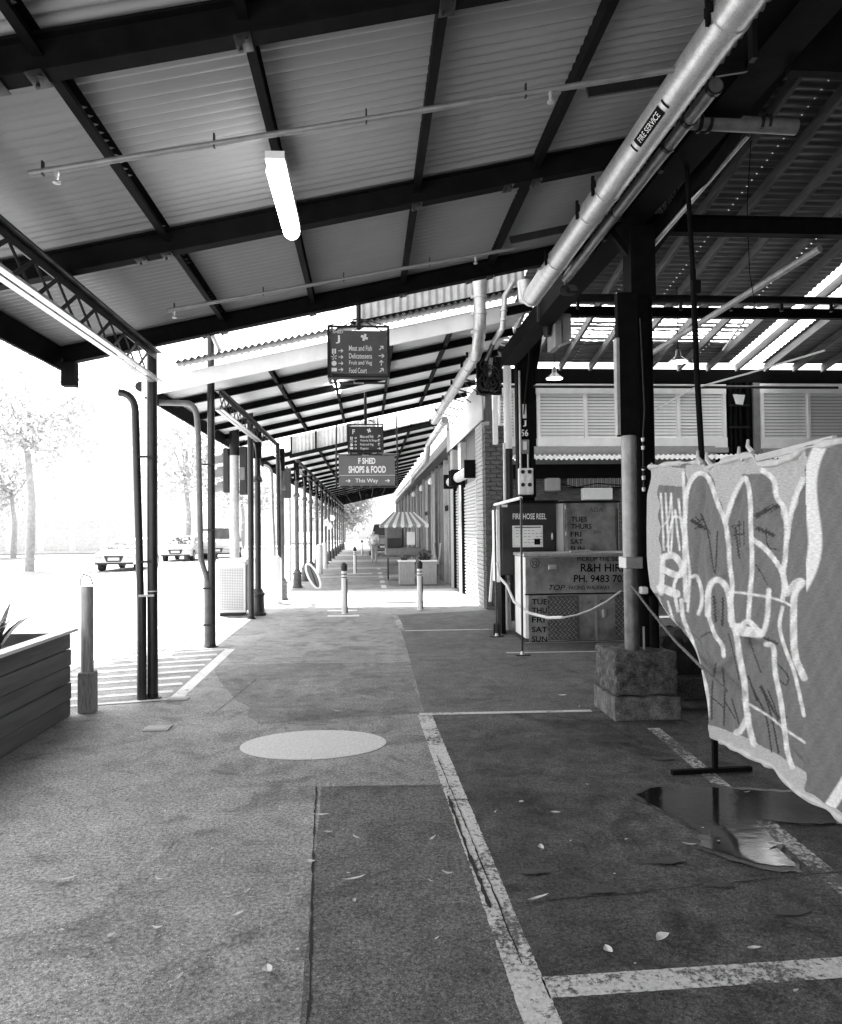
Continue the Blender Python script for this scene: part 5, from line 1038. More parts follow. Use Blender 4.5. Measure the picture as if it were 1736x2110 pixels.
DK = [([(400, 540), (420, 560), (440, 545), (455, 590), (480, 630)], 8), ([(395, 600), (440, 590)], 6), ([(600, 590), (650, 580)], 7), ([(610, 640), (670, 630)], 8), ([(640, 560), (645, 700)], 6), ([(665, 560), (668, 690)], 6), ([(790, 600), (800, 700), (860, 720)], 6), ([(500, 980), (510, 1120)], 12), ([(550, 990), (548, 1140)], 12), ([(430, 1200), (480, 1180), (540, 1230)], 9), ([(690, 1420), (740, 1560)], 10), ([(760, 1480), (850, 1640), (900, 1650)], 16), ([(850, 1350), (910, 1420), (900, 1470), (860, 1440)], 8), ([(800, 1500), (840, 1600), (860, 1700)], 8), ([(600, 1550), (640, 1690)], 8), ([(440, 1420), (470, 1500)], 7), ([(430, 520), (470, 640), (505, 850), (520, 620)], 8), ([(510, 1350), (490, 1500), (488, 1660)], 9), ([(550, 1380), (560, 1520), (555, 1690)], 9), ([(490, 1540), (560, 1600)], 7), ([(720, 1500), (790, 1650), (820, 1840)], 9), ([(770, 1490), (820, 1650), (860, 1850)], 10), ([(730, 800), (770, 860), (800, 920)], 6), ([(640, 1195), (700, 1210)], 16), ([(770, 1205), (850, 1240)], 14), ([(580, 1180), (610, 1300), (640, 1440)], 6), ([(740, 530), (860, 470)], 26), ([(620, 600), (640, 760)], 12), ([(740, 600), (830, 640)], 20), ([(690, 1200), (760, 1400)], 7), ([(380, 560), (450, 600)], 20), ([(560, 1560), (620, 1660)], 8)]
LT = [[(480, 290), (665, 290), (570, 560)], [(790, 270), (1010, 250), (1010, 330), (905, 620), (850, 420)], [(120, 240), (345, 270), (330, 370), (190, 360), (195, 520), (212, 960), (90, 960)], [(345, 250), (1010, 150), (1010, 280), (700, 300), (410, 290), (350, 340)], [(440, 1680), (700, 1770), (1010, 1950), (1010, 2100), (440, 1800)], [(180, 960), (350, 1250), (470, 1680), (350, 1500)]]
NY, NZ = 420, 330
zt_a = yz(150, 255); edge = [yz(*p) for p in ((150, 260), (140, 500), (148, 750), (170, 930), (245, 1090), (330, 1210), (400, 1370), (450, 1560), (464, 1750))]
topc = [(150, 255), (260, 235), (400, 225), (450, 262), (530, 235), (660, 190), (720, 185), (780, 235), (860, 225), (1005, 140)]
botc = [(464, 1760), (560, 1800), (690, 1845), (745, 1890), (860, 1920), (1005, 2060)]
E_ = np.array(edge); TP = poly(topc); BP = poly(botc)
yend = 2.3
def ival(y, P):
    o = np.argsort(P[:, 0]); return np.interp(y, P[o, 0], P[o, 1])
ez = E_[::-1]  # ascending z
Ys = np.zeros((NZ, NY)); Zs = np.zeros((NZ, NY))
for j in range(NZ):
    v = j/(NZ-1)                                   # 0 top .. 1 bottom
    zl = E_[0, 1]+(E_[-1, 1]-E_[0, 1])*v; ys_ = np.interp(zl, ez[:, 1], ez[:, 0])
    for i in range(NY):
        u = i/(NY-1); y = ys_+(yend-ys_)*u; zt_ = ival(y, TP); zbt = ival(y, BP)
        if y > E_[-1, 0]: 
            zbt2 = np.interp(y, E_[::-1][:, 0][:6] if False else np.sort(E_[:, 0]), E_[np.argsort(E_[:, 0]), 1])
            z = zt_+(E_[-1, 1]-E_[0, 1])*v if v < .02 else zl+(zt_-E_[0, 1])*(1-v)
        else: z = zt_+(zbt-zt_)*v
        Ys[j, i] = y; Zs[j, i] = z
Yf, Zf = Ys.ravel(), Zs.ravel()
def dist(P, Yv, Zv):
    d = np.full(Yv.shape, 1e6)
    for k in range(len(P)-1):
        a, b = P[k], P[k+1]; ab = b-a; L2 = (ab**2).sum()+1e-9; t_ = np.clip(((Yv-a[0])*ab[0]+(Zv-a[1])*ab[1])/L2, 0, 1)
        d = np.minimum(d, np.hypot(Yv-a[0]-t_*ab[0], (Zv-a[1]-t_*ab[1])))
    return d
def inside(P, Yv, Zv):
    c = np.zeros(Yv.shape, bool); n = len(P)
    for i in range(n):
        a, b = P[i], P[(i+1) % n]; cond = ((a[1] > Zv) != (b[1] > Zv)) & (Yv < (b[0]-a[0])*(Zv-a[1])/(b[1]-a[1]+1e-12)+a[0]); c ^= cond
    return c
def foldx(Y_, Z_):
    X_ = XC+.016*np.sin(Y_*5.2+Z_*1.3)+.010*np.sin(Y_*13+Z_*2.1+1)+.008*np.sin(Z_*24+Y_*9)*np.exp(-((Z_-1.95)/.2)**2)+.003*np.sin(Y_*38-Z_*8)+.02*(2.1-Z_)*np.sin(Y_*3)
    X_ = X_-.04*np.clip((Y_-5.2), 0, 1)*np.clip(1.4-Z_, 0, 1)
    X_ = X_+.012*np.sin(Y_*27+2*np.sin(Y_*7))*np.exp(-np.abs(2.12-Z_)/.22)+.009*np.sin(Y_*19+Z_*6)*np.exp(-np.abs(Z_-.35)/.2)
    for k_, P_ in enumerate((([(760, 1190), (500, 1400)]), ([(300, 1150), (680, 1530)]), ([(120, 930), (700, 1560)]), ([(420, 560), (560, 1250)]), ([(700, 250), (900, 700)]), ([(430, 250), (360, 900)]), [(640, 1180), (860, 1240)], [(680, 240), (560, 900)], [(150, 930), (450, 1700)], [(680, 1540), (1005, 1900)], [(430, 250), (700, 700)])):
        d = dist(poly(P_), Y_, Z_); X_ = X_+(.022 if k_ % 2 else -.018)*np.exp(-(d/.03)**2)
    return X_
Xf = foldx(Yf, Zf)
def PRC(X_, Y_, Z_):
    d = np.stack([X_, Y_, Z_-EYE], 1); f_ = d@np.array(FV); px_ = CX+FPX*(d@np.array(RV))/f_; py_ = CY-FPX*(d@np.array(UV))/f_
    return (px_*1.2131-1560)*s2c, (py_*1.2131-1050)*s2c
U_, V_ = PRC(Xf, Yf, Zf)          # drawing plane of the letters
def smooth(P):
    P = np.array(P, float); 
    if len(P) < 3: return P
    Q = np.vstack([2*P[0]-P[1], P, 2*P[-1]-P[-2]]); out = []
    for i in range(1, len(Q)-2):
        for t in np.linspace(0, 1, 5, endpoint=False): out.append(.5*((2*Q[i])+(-Q[i-1]+Q[i+1])*t+(2*Q[i-1]-5*Q[i]+4*Q[i+1]-Q[i+2])*t*t+(-Q[i-1]+3*Q[i]-3*Q[i+1]+Q[i+2])*t**3))
    out.append(P[-1]); return np.array(out)
val = np.full(Yf.shape, .14); sp_ = np.sin(Yf*37)*np.sin(Zf*23+1)+.6*np.sin(Yf*81+Zf*60)
val *= 1+.08*sp_
for P in LT: val = np.where(inside(np.array(P, float), U_+6*np.sin(V_*.05), V_), .4, val)
kk = np.clip((np.sin(U_*.012+V_*.003+.8*np.sin(V_*.006))-.86)*14, 0, 1)*(U_ > 1012); val = val*(1-kk)+.7*kk
px = .00095                                         # metres per crop pixel near the sheet, about
for P, w_ in DK: d = dist(smooth(P), U_, V_); val = np.where(d < w_*.5*(1+.5*np.sin(V_*.31+U_*.2)), .025, val)
for P, w_ in ST: d = dist(smooth(P), U_, V_)+.8*np.sin(V_*.23)+.6*np.sin(U_*.4); k_ = np.clip((w_*.64-d)/6+.5, 0, 1)*(.8+.2*np.sin(U_*.09+V_*.05)); val = val*(1-k_)+.72*k_
me = bpy.data.meshes.new('graffiti_sheet'); verts = np.stack([Xf, Yf, Zf], 1)
fc = [(j*NY+i, j*NY+i+1, (j+1)*NY+i+1, (j+1)*NY+i) for j in range(NZ-1) for i in range(NY-1)]
gs = thing('graffiti_sheet', 'hanging cloth sheet sprayed with big white outlined graffiti letters', 'banner', (XC, 4.5, .3)); og = np.array([XC, 4.5, .3])
me.from_pydata((verts-og).tolist(), [], fc); at = me.color_attributes.new('paint', 'FLOAT_COLOR', 'POINT')
colr = np.stack([val, val, val, np.ones_like(val)], 1).astype(np.float32).ravel(); at.data.foreach_set('color', colr); me.polygons.foreach_set('use_smooth', [True]*len(me.polygons))
gm = bpy.data.materials.new('sprayed_cloth'); gm.use_nodes = True; t_ = gm.node_tree; b_ = t_.nodes['Principled BSDF']; b_.inputs['Roughness'].default_value = .85
an = t_.nodes.new('ShaderNodeAttribute'); an.attribute_name = 'paint'; tc = t_.nodes.new('ShaderNodeTexCoord'); mp = t_.nodes.new('ShaderNodeMapping'); mp.inputs['Scale'].default_value = (1, 16, 75); t_.links.new(tc.outputs['Object'], mp.inputs[0])
nz = t_.nodes.new('ShaderNodeTexNoise'); nz.inputs['Scale'].default_value = 2; nz.inputs['Detail'].default_value = 8; t_.links.new(mp.outputs[0], nz.inputs[0]); mr = t_.nodes.new('ShaderNodeMapRange'); mr.inputs[1].default_value = .3; mr.inputs[2].default_value = .7; mr.inputs[3].default_value = .78; mr.inputs[4].default_value = 1.2; t_.links.new(nz.outputs[0], mr.inputs[0])
mu = t_.nodes.new('ShaderNodeVectorMath'); mu.operation = 'SCALE'; t_.links.new(an.outputs['Color'], mu.inputs[0]); t_.links.new(mr.outputs[0], mu.inputs['Scale']); t_.links.new(mu.outputs[0], b_.inputs['Base Color'])
bu = t_.nodes.new('ShaderNodeBump'); bu.inputs['Strength'].default_value = .5; bu.inputs['Distance'].default_value = .01; t_.links.new(nz.outputs[0], bu.inputs['Height']); t_.links.new(bu.outputs[0], b_.inputs['Normal'])
me.materials.append(gm); o = bpy.data.objects.new('cloth', me); C.objects.link(o); o.parent = gs
# rolled hem along the bottom and twisted cloth ties at the top
CLOTH = mat('sheet_hem', .5, .85, var=.2, scale=14, bump=.4, bscale=60)
hem = [Vector((float(foldx(np.array([y]), ival(np.array([y]), BP))[0]), y, ival(np.array([y]), BP)[0])) for y in np.arange(yend, E_[-1, 0]-.12, .03)]
MB().tube(hem, [.018+.006*math.sin(i*.9) for i in range(len(hem))], 8).build('hem', CLOTH, gs)
hem = [Vector((float(foldx(np.array([y]), ival(np.array([y]), TP))[0]), y, ival(np.array([y]), TP)[0]-.01)) for y in np.arange(yend, E_[0, 0], .03)]
MB().tube(hem, [.016+.012*math.sin(i*.63)*math.sin(i*.21) for i in range(len(hem))], 8).build('top_roll', CLOTH, gs)
for (x_, y_) in ((155, 240), (410, 170), (460, 180), (640, 150), (690, 110)):
    y0_, z0_ = yz(x_, y_); y1_, z1_ = yz(x_+25, y_+70); MB().tube([(XC, y0_, z0_), (XC-.01, (y0_+y1_)/2+.01, (z0_+z1_)/2), (XC, y1_, z1_)], [.008, .012, .016], 6).build('tie', CLOTH, gs)
# its stand
q = G(1465, 1592); t = thing('banner_stand', 'black T foot stand under the graffiti sheet', 'stand', (q.x, q.y, 0))
MB().box(q.x+.015, q.x+.045, q.y-.015, q.y+.015, .03, 2.0).build('pole', STEEL, t); MB().beam(G(1385, 1597)+Vector((0, 0, .015)), G(1548, 1588)+Vector((0, 0, .015)), .035, .03).build('foot', STEEL, t)
t = thing('top_rail', 'pale batten slanting behind the top right of the graffiti sheet', 'batten', tuple(W(1600, 925, 5.5))); MB().beam(W(1530, 952, 6.5), W(1720, 905, 4.6), .03, .05).build('batten', CREAM, t)
t = thing('tarpaulin', 'dark cloth bundle slumped on the ground behind the stone block', 'tarpaulin', (2.9, 6.9, 0)); 
mb = rough_block(2.65, 3.7, 6.8, 7.6, 0, .55, a=.03, seed=9); mb.build('bundle', mat('dark_cloth', .03, .9, var=.4), t)
t = thing('low_kerb', 'dark low concrete step behind the stone block', 'kerb', (3, 6.6, 0)); MB().cbox(2.62, 5, 6.6, 6.78, 0, .2, .01).build('step', ASPHD, t)

# ================================================================ MARKET CART, TUBS, PEOPLE
ct = thing('market_cart', 'market cart with a scalloped striped awning parked by the shops', 'cart', (1.1, 22.8, 0))
xa_, xb_ = .5, 1.75; ya_, yb_ = 22.6, 23.8
MB().cbox(xa_+.05, xb_-.05, ya_, yb_, .78, 1.0, .01).build('counter', mat('cart_paint', .17), ct); MB().box(xa_-.1, xb_+.1, ya_-.08, yb_, .74, .777).build('tray', WOODJ, ct)
for x in (xa_+.07, xb_-.07):
    for y in (ya_+.03, yb_-.05): MB().box(x-.025, x+.025, y-.025, y+.025, 1.0, 1.78).build('post', DOORM, ct)
MB().box(xa_+.1, xa_+.6, yb_-.1, yb_-.07, 1.0, 1.7).build('back_panel', DOORM, ct); MB().box(xa_+.1, xa_+.55, ya_+.3, ya_+.7, 1.0, 1.3).build('stock_box', PLASTB, ct); MB().box(xb_-.55, xb_-.3, ya_+.1, ya_+.12, 1.1, 1.5).build('price_card', WHITE, ct)
n = 12; zlo, zhi = 1.72, 2.12; xm = (xa_+xb_)/2
def awn(side):
    for i in range(n):
        if side in ('f', 'b'):
            x0, x1 = xa_-.12+(xb_-xa_+.24)*i/n, xa_-.12+(xb_-xa_+.24)*(i+1)/n; tt0, tt1 = (xa_+.3+(xb_-xa_-.6)*i/n), (xa_+.3+(xb_-xa_-.6)*(i+1)/n); y = ya_-.12 if side == 'f' else yb_+.1
            ym = ya_+.45 if side == 'f' else yb_-.45; V = [(x0, y, zlo), (x1, y, zlo), (tt1, ym, zhi), (tt0, ym, zhi)]; E2 = [(x0, y, zlo), (x1, y, zlo), (x1-.01, y, zlo-.07), ((x0+x1)/2, y, zlo-.1), (x0+.01, y, zlo-.07)]
        else:
            y0, y1 = ya_-.12+(yb_-ya_+.22)*i/n, ya_-.12+(yb_-ya_+.22)*(i+1)/n; m0, m1 = ya_+.45+(yb_-ya_-.9)*i/n, ya_+.45+(yb_-ya_-.9)*(i+1)/n; x = xa_-.12 if side == 'l' else xb_+.12; xt = xa_+.3 if side == 'l' else xb_-.3
            V = [(x, y0, zlo), (x, y1, zlo), (xt, m1, zhi), (xt, m0, zhi)]; E2 = [(x, y0, zlo), (x, y1, zlo), (x, y1-.01, zlo-.07), (x, (y0+y1)/2, zlo-.1), (x, y0+.01, zlo-.07)]
        MB().add(V, [(0, 1, 2, 3)]).add(E2, [(0, 1, 2, 3, 4)]).build('awning_stripe', WHITE if i % 2 else STRIPE, ct)
for s_ in 'fblr': awn(s_)
wm = MB(); rad = .34
for sx in (xa_+.12, xb_-.12):
    w_ = MB().tube([(sx, 22.9+rad*math.cos(a), .36+rad*math.sin(a)) for a in np.arange(0, 6.4, .26)], .018, 8).build('wheel', DARK, ct)
    for a in np.arange(0, 3.1, .52): MB().beam((sx, 22.9-rad*math.cos(a), .36-rad*math.sin(a)), (sx, 22.9+rad*math.cos(a), .36+rad*math.sin(a)), .012, .012, up=(1, 0, 0)).build('spoke', DARK, w_)
MB().box(xa_+.15, xb_-.15, 22.75, 23.6, .2, .5).build('crate', DOORM, ct)
def tub(label, x, y, w_=.42, h_=.66):
    t = thing('planter_tub', label, 'planter', (x, y, 0), 'boarded planter tubs by the cart'); k = 6
    for i in range(k): MB().cbox(x-w_/2+i*w_/k+.002, x-w_/2+(i+1)*w_/k-.002, y-w_/2, y-w_/2+.02, .02, h_, .003).build('board', TUB, t); MB().cbox(x-w_/2, x-w_/2+.02, y-w_/2+.022+i*(w_-.022)/k, y-w_/2+.02+(i+1)*(w_-.022)/k, .02, h_, .003).build('board', TUB, t)
    MB().box(x-w_/2+.022, x+w_/2, y-w_/2+.022, y+w_/2, .02, h_-.03).build('inner', TUB, t); MB().cbox(x-w_/2-.03, x+w_/2+.03, y-w_/2-.03, y+w_/2+.03, h_+.002, h_+.04, .006).build('rim', WHITE, t)
tub('left boarded planter tub directly behind the right bollard', 1.1, 21.1, .44); tub('right boarded planter tub against the dark shop doors', 1.72, 21.0, .44)
def bush(name, label, x, y, z, r, n, m=GREEN, ls=.05, seed=1):
    rg = np.random.default_rng(seed); mb = MB()
    for i in range(n):
        d = rg.normal(size=3); d /= np.linalg.norm(d); c = np.array([x, y, z+r*.8])+d*r*rg.uniform(.3, 1)*np.array([1, 1, .8]); a = rg.normal(size=3)*ls; b = rg.normal(size=3)*ls; mb.add([c-a, c+b, c+a, c-b], [(0, 1, 2, 3)])
    o = mb.build(name, m, None, (x, y, z)); tag(o, label, 'plant'); return o
bush('potted_plant', 'dark leafy plant in the right planter tub', 1.62, 21.0, .68, .2, 160, ls=.045, seed=3); bush('potted_plant', 'small low plant in the left planter tub', 1.05, 21.1, .68, .1, 60, ls=.04, seed=4)
sheet('timber_mat', [(.55, 20.6), (2.15, 20.5), (2.15, 22.2), (.6, 22.2)], .013, mat('mat_boards', .16, .8))

# skin-modifier person
def person(label, x, y, h, face=math.pi/2):
    t = thing('person', label, 'person', (x, y, 0)); s_ = h/1.72
    def skin(name, J, E__, Rr, m, root=0, lv=2):
        me = bpy.data.meshes.new(name); me.from_pydata([tuple(Vector(j)*s_) for j in J], E__, []); o = bpy.data.objects.new(name, me); C.objects.link(o)
        md = o.modifiers.new('s', 'SKIN'); 
        for i, r_ in enumerate(Rr): me.skin_vertices[0].data[i].radius = (r_[0]*s_, r_[1]*s_) if isinstance(r_, tuple) else (r_*s_, r_*s_)
        me.skin_vertices[0].data[root].use_root = True
        o.modifiers.new('u', 'SUBSURF').levels = lv; bpy.context.view_layer.update()
        nm = bpy.data.meshes.new_from_object(o.evaluated_get(bpy.context.evaluated_depsgraph_get())); bpy.data.objects.remove(o)
        nm.materials.clear(); nm.materials.append(m)
        for p in nm.polygons: p.use_smooth = True
        o = bpy.data.objects.new(name, nm); C.objects.link(o); o.parent = t; return o
    # facing +y (walking away)
    J = [(0, 0, .93), (0, 0, 1.1), (0, .01, 1.32), (0, .0, 1.44), (0, .01, 1.52), (0, .03, 1.62), (.17, 0, 1.39), (.24, -.04, 1.14), (.25, .06, .93), (.25, .09, .86), (-.17, 0, 1.39), (-.25, .03, 1.14), (-.27, -.04, .92), (-.27, -.05, .85),
         (.09, 0, .88), (.1, .12, .5), (.1, .05, .09), (.1, .2, .03), (-.09, 0, .88), (-.09, -.05, .5), (-.09, -.25, .14), (-.09, -.12, .04)]
    E__ = [(0, 1), (1, 2), (2, 3), (3, 4), (4, 5), (2, 6), (6, 7), (7, 8), (8, 9), (2, 10), (10, 11), (11, 12), (12, 13), (0, 14), (14, 15), (15, 16), (16, 17), (0, 18), (18, 19), (19, 20), (20, 21)]
    Rr = [(.14, .1), (.12, .09), (.14, .09), .05, .055, (.085, .1), .055, .042, .03, .035, .055, .042, .03, .035, .085, .055, .035, .04, .085, .055, .035, .04]
    skin('body', J, E__, Rr, SKIN)
    skin('shirt', [(0, 0, .9), (0, 0, 1.1), (0, .01, 1.33), (0, .01, 1.43), (.18, 0, 1.38), (.225, -.03, 1.2), (.235, .02, 1.05), (-.18, 0, 1.38), (-.235, .02, 1.2), (-.25, 0, 1.05)], [(0, 1), (1, 2), (2, 3), (2, 4), (4, 5), (5, 6), (2, 7), (7, 8), (8, 9)], [(.19, .14), (.16, .12), (.17, .12), .07, .075, .06, .055, .075, .06, .055], SHIRT)
    skin('trousers', [(0, 0, .95), (.09, 0, .86), (.1, .12, .5), (.1, .06, .14), (-.09, 0, .86), (-.09, -.05, .5), (-.09, -.22, .18)], [(0, 1), (1, 2), (2, 3), (0, 4), (4, 5), (5, 6)], [(.16, .12), .1, .07, .055, .1, .07, .055], TROU)
    skin('hair', [(0, .0, 1.6), (0, .01, 1.68)], [(0, 1)], [(.09, .1), (.07, .08)], HAIR)
    skin('waist_bag', [(-.04, -.15, 1.12), (.04, -.15, 1.13)], [(0, 1)], [(.05, .04), (.05, .04)], PLASTB)
    return t
person('person in a loose white shirt and pale trousers walking away down the walkway', .29, 34.6, 1.6)

# ================================================================ STREET
def car(label, x, y, z=-.12, rot=0, m=CARW, van=False):
    t = thing('parked_car', label, 'van' if van else 'car', (0, 0, 0), 'cars on the street'); hw = .86; L2_ = 2.1
    prof = [(-2.1, .3), (-2.1, .62), (-2.0, .78), (-1.2, .95), (-.55, 1.4), (.9, 1.44), (1.7, 1.05), (2.1, .95), (2.12, .35)] if not van else [(-2.3, .3), (-2.3, .8), (-2.15, 1.05), (-1.6, 1.2), (-1.1, 1.9), (2.3, 1.95), (2.35, .35)]
    # loft across the width with tumblehome
    xs = [(-1, .0), (-.97, .02), (-.55, .0), (.55, .0), (.97, .02), (1, .0)]
    mb = MB(); V = []; secs = [(-hw, .94), (-hw+.05, .985), (0, 1.0), (hw-.05, .985), (hw, .94)]
    for (sx, k) in secs:
        for (py_, pz) in prof:
            tum = (max(0, pz-.8)*.28)*(1 if abs(sx) > .5 else 0); V.append((sx-(tum if sx > 0 else -tum), py_*(k if pz < 1.2 else 1), .3+(pz-.3)*k))
    n_ = len(prof); F = []
    for a in range(4):
        for i in range(n_-1): F.append((a*n_+i, (a+1)*n_+i, (a+1)*n_+i+1, a*n_+i+1))
        F.append((a*n_+n_-1, (a+1)*n_+n_-1, (a+1)*n_, a*n_))
    F += [tuple(range(n_)), tuple(range(5*n_-1, 4*n_-1, -1))]; mb.add(V, F); mb.build('body', m, t)
    zc = 1.0 if not van else 1.22
    fy0, fy1, fz1 = (-1.17, -.6, 1.36) if not van else (-1.58, -1.14, 1.85)
    MB().add([(-.66, fy0-.012, zc), (.66, fy0-.012, zc), (.55, fy1-.02, fz1), (-.55, fy1-.02, fz1)], [(0, 1, 2, 3)]).build('windscreen', GLASS, t)
    for s__ in (-1, 1):
        xo = s__*(hw-.035); MB().add([(xo, -.95 if not van else -1.4, 1.0), (xo, 1.4 if not van else 1.6, 1.02), (xo-s__*.1, .85 if not van else 1.6, 1.35), (xo-s__*.1, -.5, 1.35)], [(0, 1, 2, 3) if s__ > 0 else (3, 2, 1, 0)]).build('side_window', GLASS, t)
        for wy in (-1.3, 1.35):
            w__ = MB().tube([(s__*(hw-.2), wy, .32), (s__*(hw+.005), wy, .32)], .32, 20).build('wheel', RUB, t); MB().tube([(s__*(hw+.006), wy, .32), (s__*(hw+.012), wy, .32)], .19, 14).build('rim', GALV, w__)
        MB().cbox(s__*.66-.15, s__*.66+.15, prof[1][0]-.03, prof[1][0]+.05, .6, .72, .015).build('headlight', mat('lamp_glass', .45, .15, .3), t)
        MB().cbox(s__*.92-.07, s__*.92+.07, -.95, -.85, 1.0, 1.12, .02).build('mirror', m, t)
    f0 = prof[1][0]
    MB().add([(-.42, f0-.012, .68), (.42, f0-.012, .68), (.3, f0-.03, .42), (-.3, f0-.03, .42)], [(0, 1, 2, 3)]).build('grille', PLASTB, t); MB().box(-.24, .24, f0-.045, f0-.032, .48, .6).build('number_plate', WHITE, t)
    MB().cbox(-.8, .8, f0-.03, f0+.04, .3, .38, .01).build('lower_bumper', PLASTB, t)
    t.location = (x, y, z); t.rotation_euler.z = rot; return t
q = G(235, 1178, -.12)
c = car('pale car facing the camera on the street, framed left of the first column', q.x, q.y+2.1)
q2 = G(362, 1157, -.12); copy_tree(c, None, (q2.x, q2.y+2.1, -.12), 'white car with a dark lower bumper seen between the first two columns')
q3 = G(540, 1112, -.12); copy_tree(c, None, (q3.x-.5, q3.y, -.12), 'distant small car seen past the slim pole', 1.2)
q3 = G(490, 1122, -.12); copy_tree(c, None, (q3.x, q3.y, -.12), 'distant car half hidden by the traffic signal pole', 1.35)
v = car('boxy pale van parked beyond the second column', -9.0, 47, m=CARG, van=True)
q3 = G(785, 1128); copy_tree(v, None, (.95, 46, .0), 'small pale van parked at the far end of the walkway', 0)
# street trees
def tree(label, x, y, h_, cr, zc, n, ls, seed, m=GREEN2, squash=(1, 1, .8), trunk=.16, top=None):
    tx, ty = top or (x, y)
    rg = np.random.default_rng(seed); t = thing('street_tree', label, 'tree', (x, y, -.12)); mb = MB()
    mb.tube([(x, y, -.12), (x+.1, y, zc*.4), (x+(tx-x)*.3-.1, y+(ty-y)*.3, zc*.7), (tx, ty, zc)], [trunk*1.3, trunk, trunk*.8, trunk*.5], 10)
    cl = []
    for i in range(26):
        d = rg.normal(size=3); d /= np.linalg.norm(d); c = np.array([tx, ty, zc])+d*cr*rg.uniform(.35, .95)*np.array(squash); cl.append(c)
        if i % 2 == 0: mb.tube([(x+(tx-x)*.3-.1, y+(ty-y)*.3, zc*.7), tuple((np.array([tx, ty, zc*.85])+c)/2+rg.normal(size=3)*.2), tuple(c)], [trunk*.45, trunk*.25, .02], 6)
    mb.build('trunk', BARK, t); mb = MB()
    cl = np.array(cl); cen = cl[rg.integers(0, len(cl), n)]+rg.normal(size=(n, 3))*cr*.2; A = rg.normal(size=(n, 3)); A /= np.linalg.norm(A, axis=1)[:, None]; B = np.cross(A, rg.normal(size=(n, 3))); B /= np.linalg.norm(B, axis=1)[:, None]
    sz = ls*rg.uniform(.6, 1.3, n)[:, None]; V = np.stack([cen-A*sz, cen+B*sz*.5, cen+A*sz, cen-B*sz*.5], 1).reshape(-1, 3); mb.v = [tuple(v_) for v_ in V]; mb.f = [(4*i, 4*i+1, 4*i+2, 4*i+3) for i in range(n)]
    o = mb.build('crown', m, t); return t
tree('leafy tree added out of view to shade the gap between the first two canopies', -6.6, 6.0, 12, 3.7, 8.8, 50000, .17, 1, squash=(1.0, 1.0, .6), trunk=.2, top=(-1.5, 10.0))  # added tree, crown placed and thickened to keep sun off the gap
tree('street tree with thin foliage beyond the road at left', -15, 34, 11, 4, 7.5, 4000, .17, 2); tree('pale street tree seen between the first and second columns', -11, 46, 10, 3.6, 6.6, 3600, .18, 3)
tree('bushy tree in front of the far buildings at left', -24, 52, 9, 4, 5.5, 4200, .2, 5); tree('distant tree behind the traffic signal', -12, 72, 10, 4.5, 7, 4200, .22, 6); tree('farthest tree beyond the end of the walkway', -3, 95, 10, 5, 6, 8000, .3, 7)
# street buildings
def house(label, x0, x1, y0, y1, h_, nx, nz, m, awn_=True):
    t = thing('street_building', label, 'building', ((x0+x1)/2, y0, 0)); MB().box(x0, x1, y0, y1, -.12, h_).build('wall', m, t); MB().box(x0-.2, x1+.2, y0-.25, y1, h_+.003, h_+.35).build('parapet', m, t)
    wx = (x1-x0)/nx; fl = h_/nz
    for k in range(1, nz):
        for i in range(nx):
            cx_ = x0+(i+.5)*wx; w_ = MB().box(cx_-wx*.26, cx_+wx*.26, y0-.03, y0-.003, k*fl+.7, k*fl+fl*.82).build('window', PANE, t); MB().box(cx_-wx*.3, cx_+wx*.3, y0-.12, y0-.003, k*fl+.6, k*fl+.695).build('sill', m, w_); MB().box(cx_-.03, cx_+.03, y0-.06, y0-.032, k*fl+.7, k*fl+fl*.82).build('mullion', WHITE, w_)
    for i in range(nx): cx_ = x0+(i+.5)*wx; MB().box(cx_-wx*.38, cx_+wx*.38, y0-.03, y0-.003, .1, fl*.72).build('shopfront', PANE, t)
    if awn_: MB().box(x0, x1, y0-1.6, y0-.26, fl*.8, fl*.8+.12).build('awning', m, t)
    return t
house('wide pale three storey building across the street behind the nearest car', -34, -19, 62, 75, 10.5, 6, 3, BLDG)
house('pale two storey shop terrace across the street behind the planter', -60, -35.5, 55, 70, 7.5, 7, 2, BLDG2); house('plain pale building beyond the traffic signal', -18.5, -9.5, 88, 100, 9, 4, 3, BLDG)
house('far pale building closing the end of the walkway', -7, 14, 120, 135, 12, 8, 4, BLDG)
t = thing('street_lamp', 'tall thin street lamp across the road', 'lamp', (-13, 42, 0)); MB().tube([(-13, 42, -.12), (-13, 42, 6)]+bend((-13, 42, 6.5), (-13, 42, 7.2), (-12, 42, 7.3)), .06, 8).build('pole', GALV, t); MB().cbox(-12.3, -11.7, 41.9, 42.1, 7.2, 7.3, .02).build('lantern', CREAM, t)

# ================================================================ LITTER
random.seed(21)
def leaf_mesh(L, w, curl, m, nm='fallen_leaf'):
    mb = MB(); V = []; n = 6
    for i in range(n+1):
        f = i/n; ww = w*math.sin(math.pi*min(1, f*1.02+.01))**.8+.0006; z = .004+curl*4*(f-.5)**2+.001; b_ = .12*L*math.sin(f*3); V += [(L*(f-.5), b_-ww, z+ww*.5), (L*(f-.5), b_, z), (L*(f-.5), b_+ww, z+ww*.5)]
    F = []
    for i in range(n): F += [(3*i, 3*i+3, 3*i+4, 3*i+1), (3*i+1, 3*i+4, 3*i+5, 3*i+2)]
    mb.add(V, F); mb.sm = True; return mb.mesh(nm, m)
LMs = [leaf_mesh(.075, .011, .012, LEAFM), leaf_mesh(.055, .016, .006, LEAFM), leaf_mesh(.1, .007, .015, LEAFM), leaf_mesh(.035, .01, .004, LEAFM), leaf_mesh(.05, .006, .008, LEAFD)]
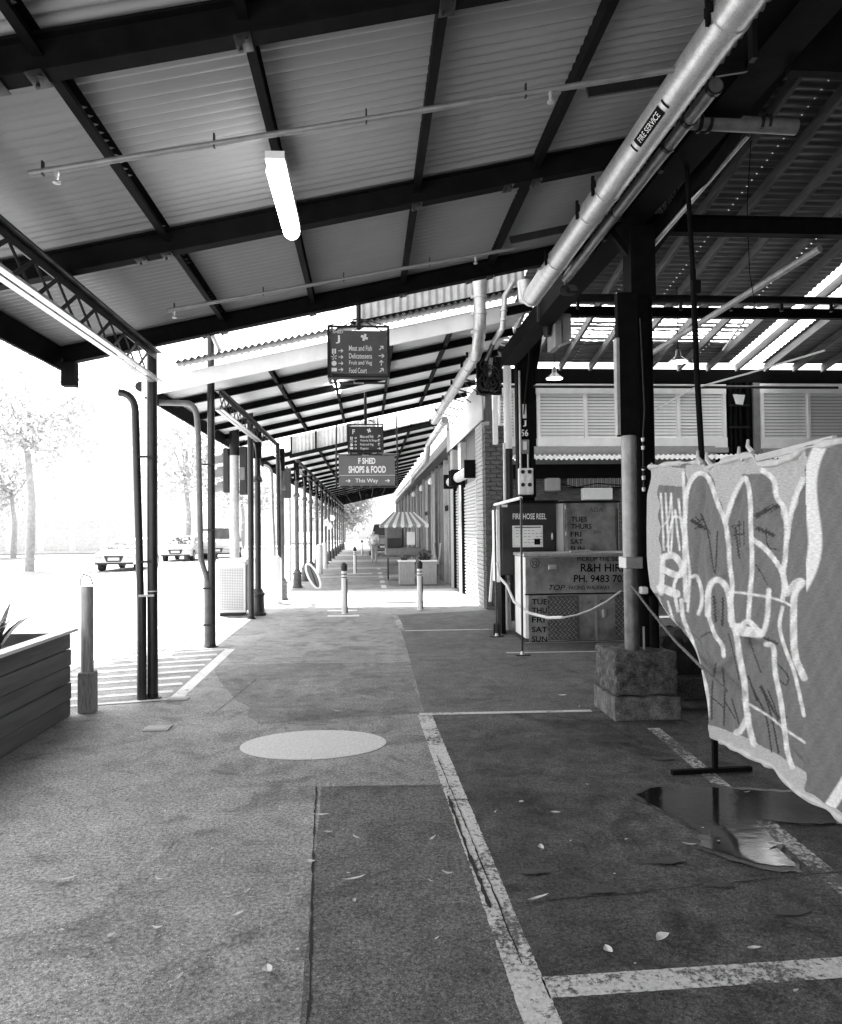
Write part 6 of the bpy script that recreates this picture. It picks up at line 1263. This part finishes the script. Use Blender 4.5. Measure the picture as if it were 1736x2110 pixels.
def leaf(k, px, py, rz, label, sc=1, grp='dry leaves scattered on the paving'):
    g = G(px, py); o = bpy.data.objects.new('fallen_leaf', LMs[k]); C.objects.link(o); o.location = (g.x, g.y, .008); o.rotation_euler = (random.uniform(-.2, .2), random.uniform(-.2, .2), rz); o.scale = (sc,)*3; tag(o, label, 'leaf', grp)
SP = [(556, 2005, 1, 1.9, 'broad pale leaf standing near the bottom of the picture, left of the long joint', 1.1), (640, 1783, 1, .4, 'star shaped pale leaf lying on the long joint', .9), (673, 1721, 0, .1, 'pale leaf just right of the long joint', .9), (660, 1686, 2, -.1, 'long thin leaf with a dark shadow across the joint', 1), (730, 1820, 2, .05, 'long wavy pale leaf right of the joint', 1.1),
      (1256, 1963, 1, 1.8, 'curled broad leaf near the lower right bay line', .9), (1368, 1941, 1, .4, 'crumpled pale leaf with a long stalk at lower right', 1.2), (1110, 1860, 2, .2, 'dark edged long leaf midway down the bay', 1), (1117, 1750, 1, 1.7, 'upright curled leaf in the middle of the bay', .8), (1145, 1680, 0, .1, 'flat pale leaf below the faded bay line', .8), (1600, 1747, 0, 0, 'pale leaf floating at the right of the puddle', 1), (1422, 1747, 0, -.5, 'slim pale leaf near the puddle edge', 1), (893, 1733, 0, .8, 'small pale leaf left of the painted bay line', .7),
      (1075, 1657, 3, .1, 'tiny pale scrap on the faded line', .9), (690, 1471, 0, -.4, 'pale paper scrap above the painted oval', 1.8), (590, 1505, 3, .4, 'small leaf left of the painted oval', 1.4), (130, 1822, 2, .3, 'long curled leaf at the left edge', 1.2), (230, 1935, 1, 1.2, 'small pale leaf at lower left', .7), (385, 1425, 3, 0, 'pale leaf beside the square cover', 1.2), (1555, 1962, 0, -.2, 'pale leaf at the lower right edge', .7), (1160, 1437, 0, -.5, 'pale leaf left of the stone block', 1.2)]
for (px, py, k, rz, lb, sc) in SP: leaf(k, px, py, rz, lb, sc)
for i in range(130):
    px = random.uniform(60, 1700); py = 1300+760*random.random()**1.3
    leaf(random.choice((0, 3, 3, 4, 4, 4)), px, py, random.uniform(0, 3.1), 'one of the many tiny dry leaf scraps scattered on the asphalt', random.uniform(.35, .8), 'tiny leaf scraps on the asphalt')
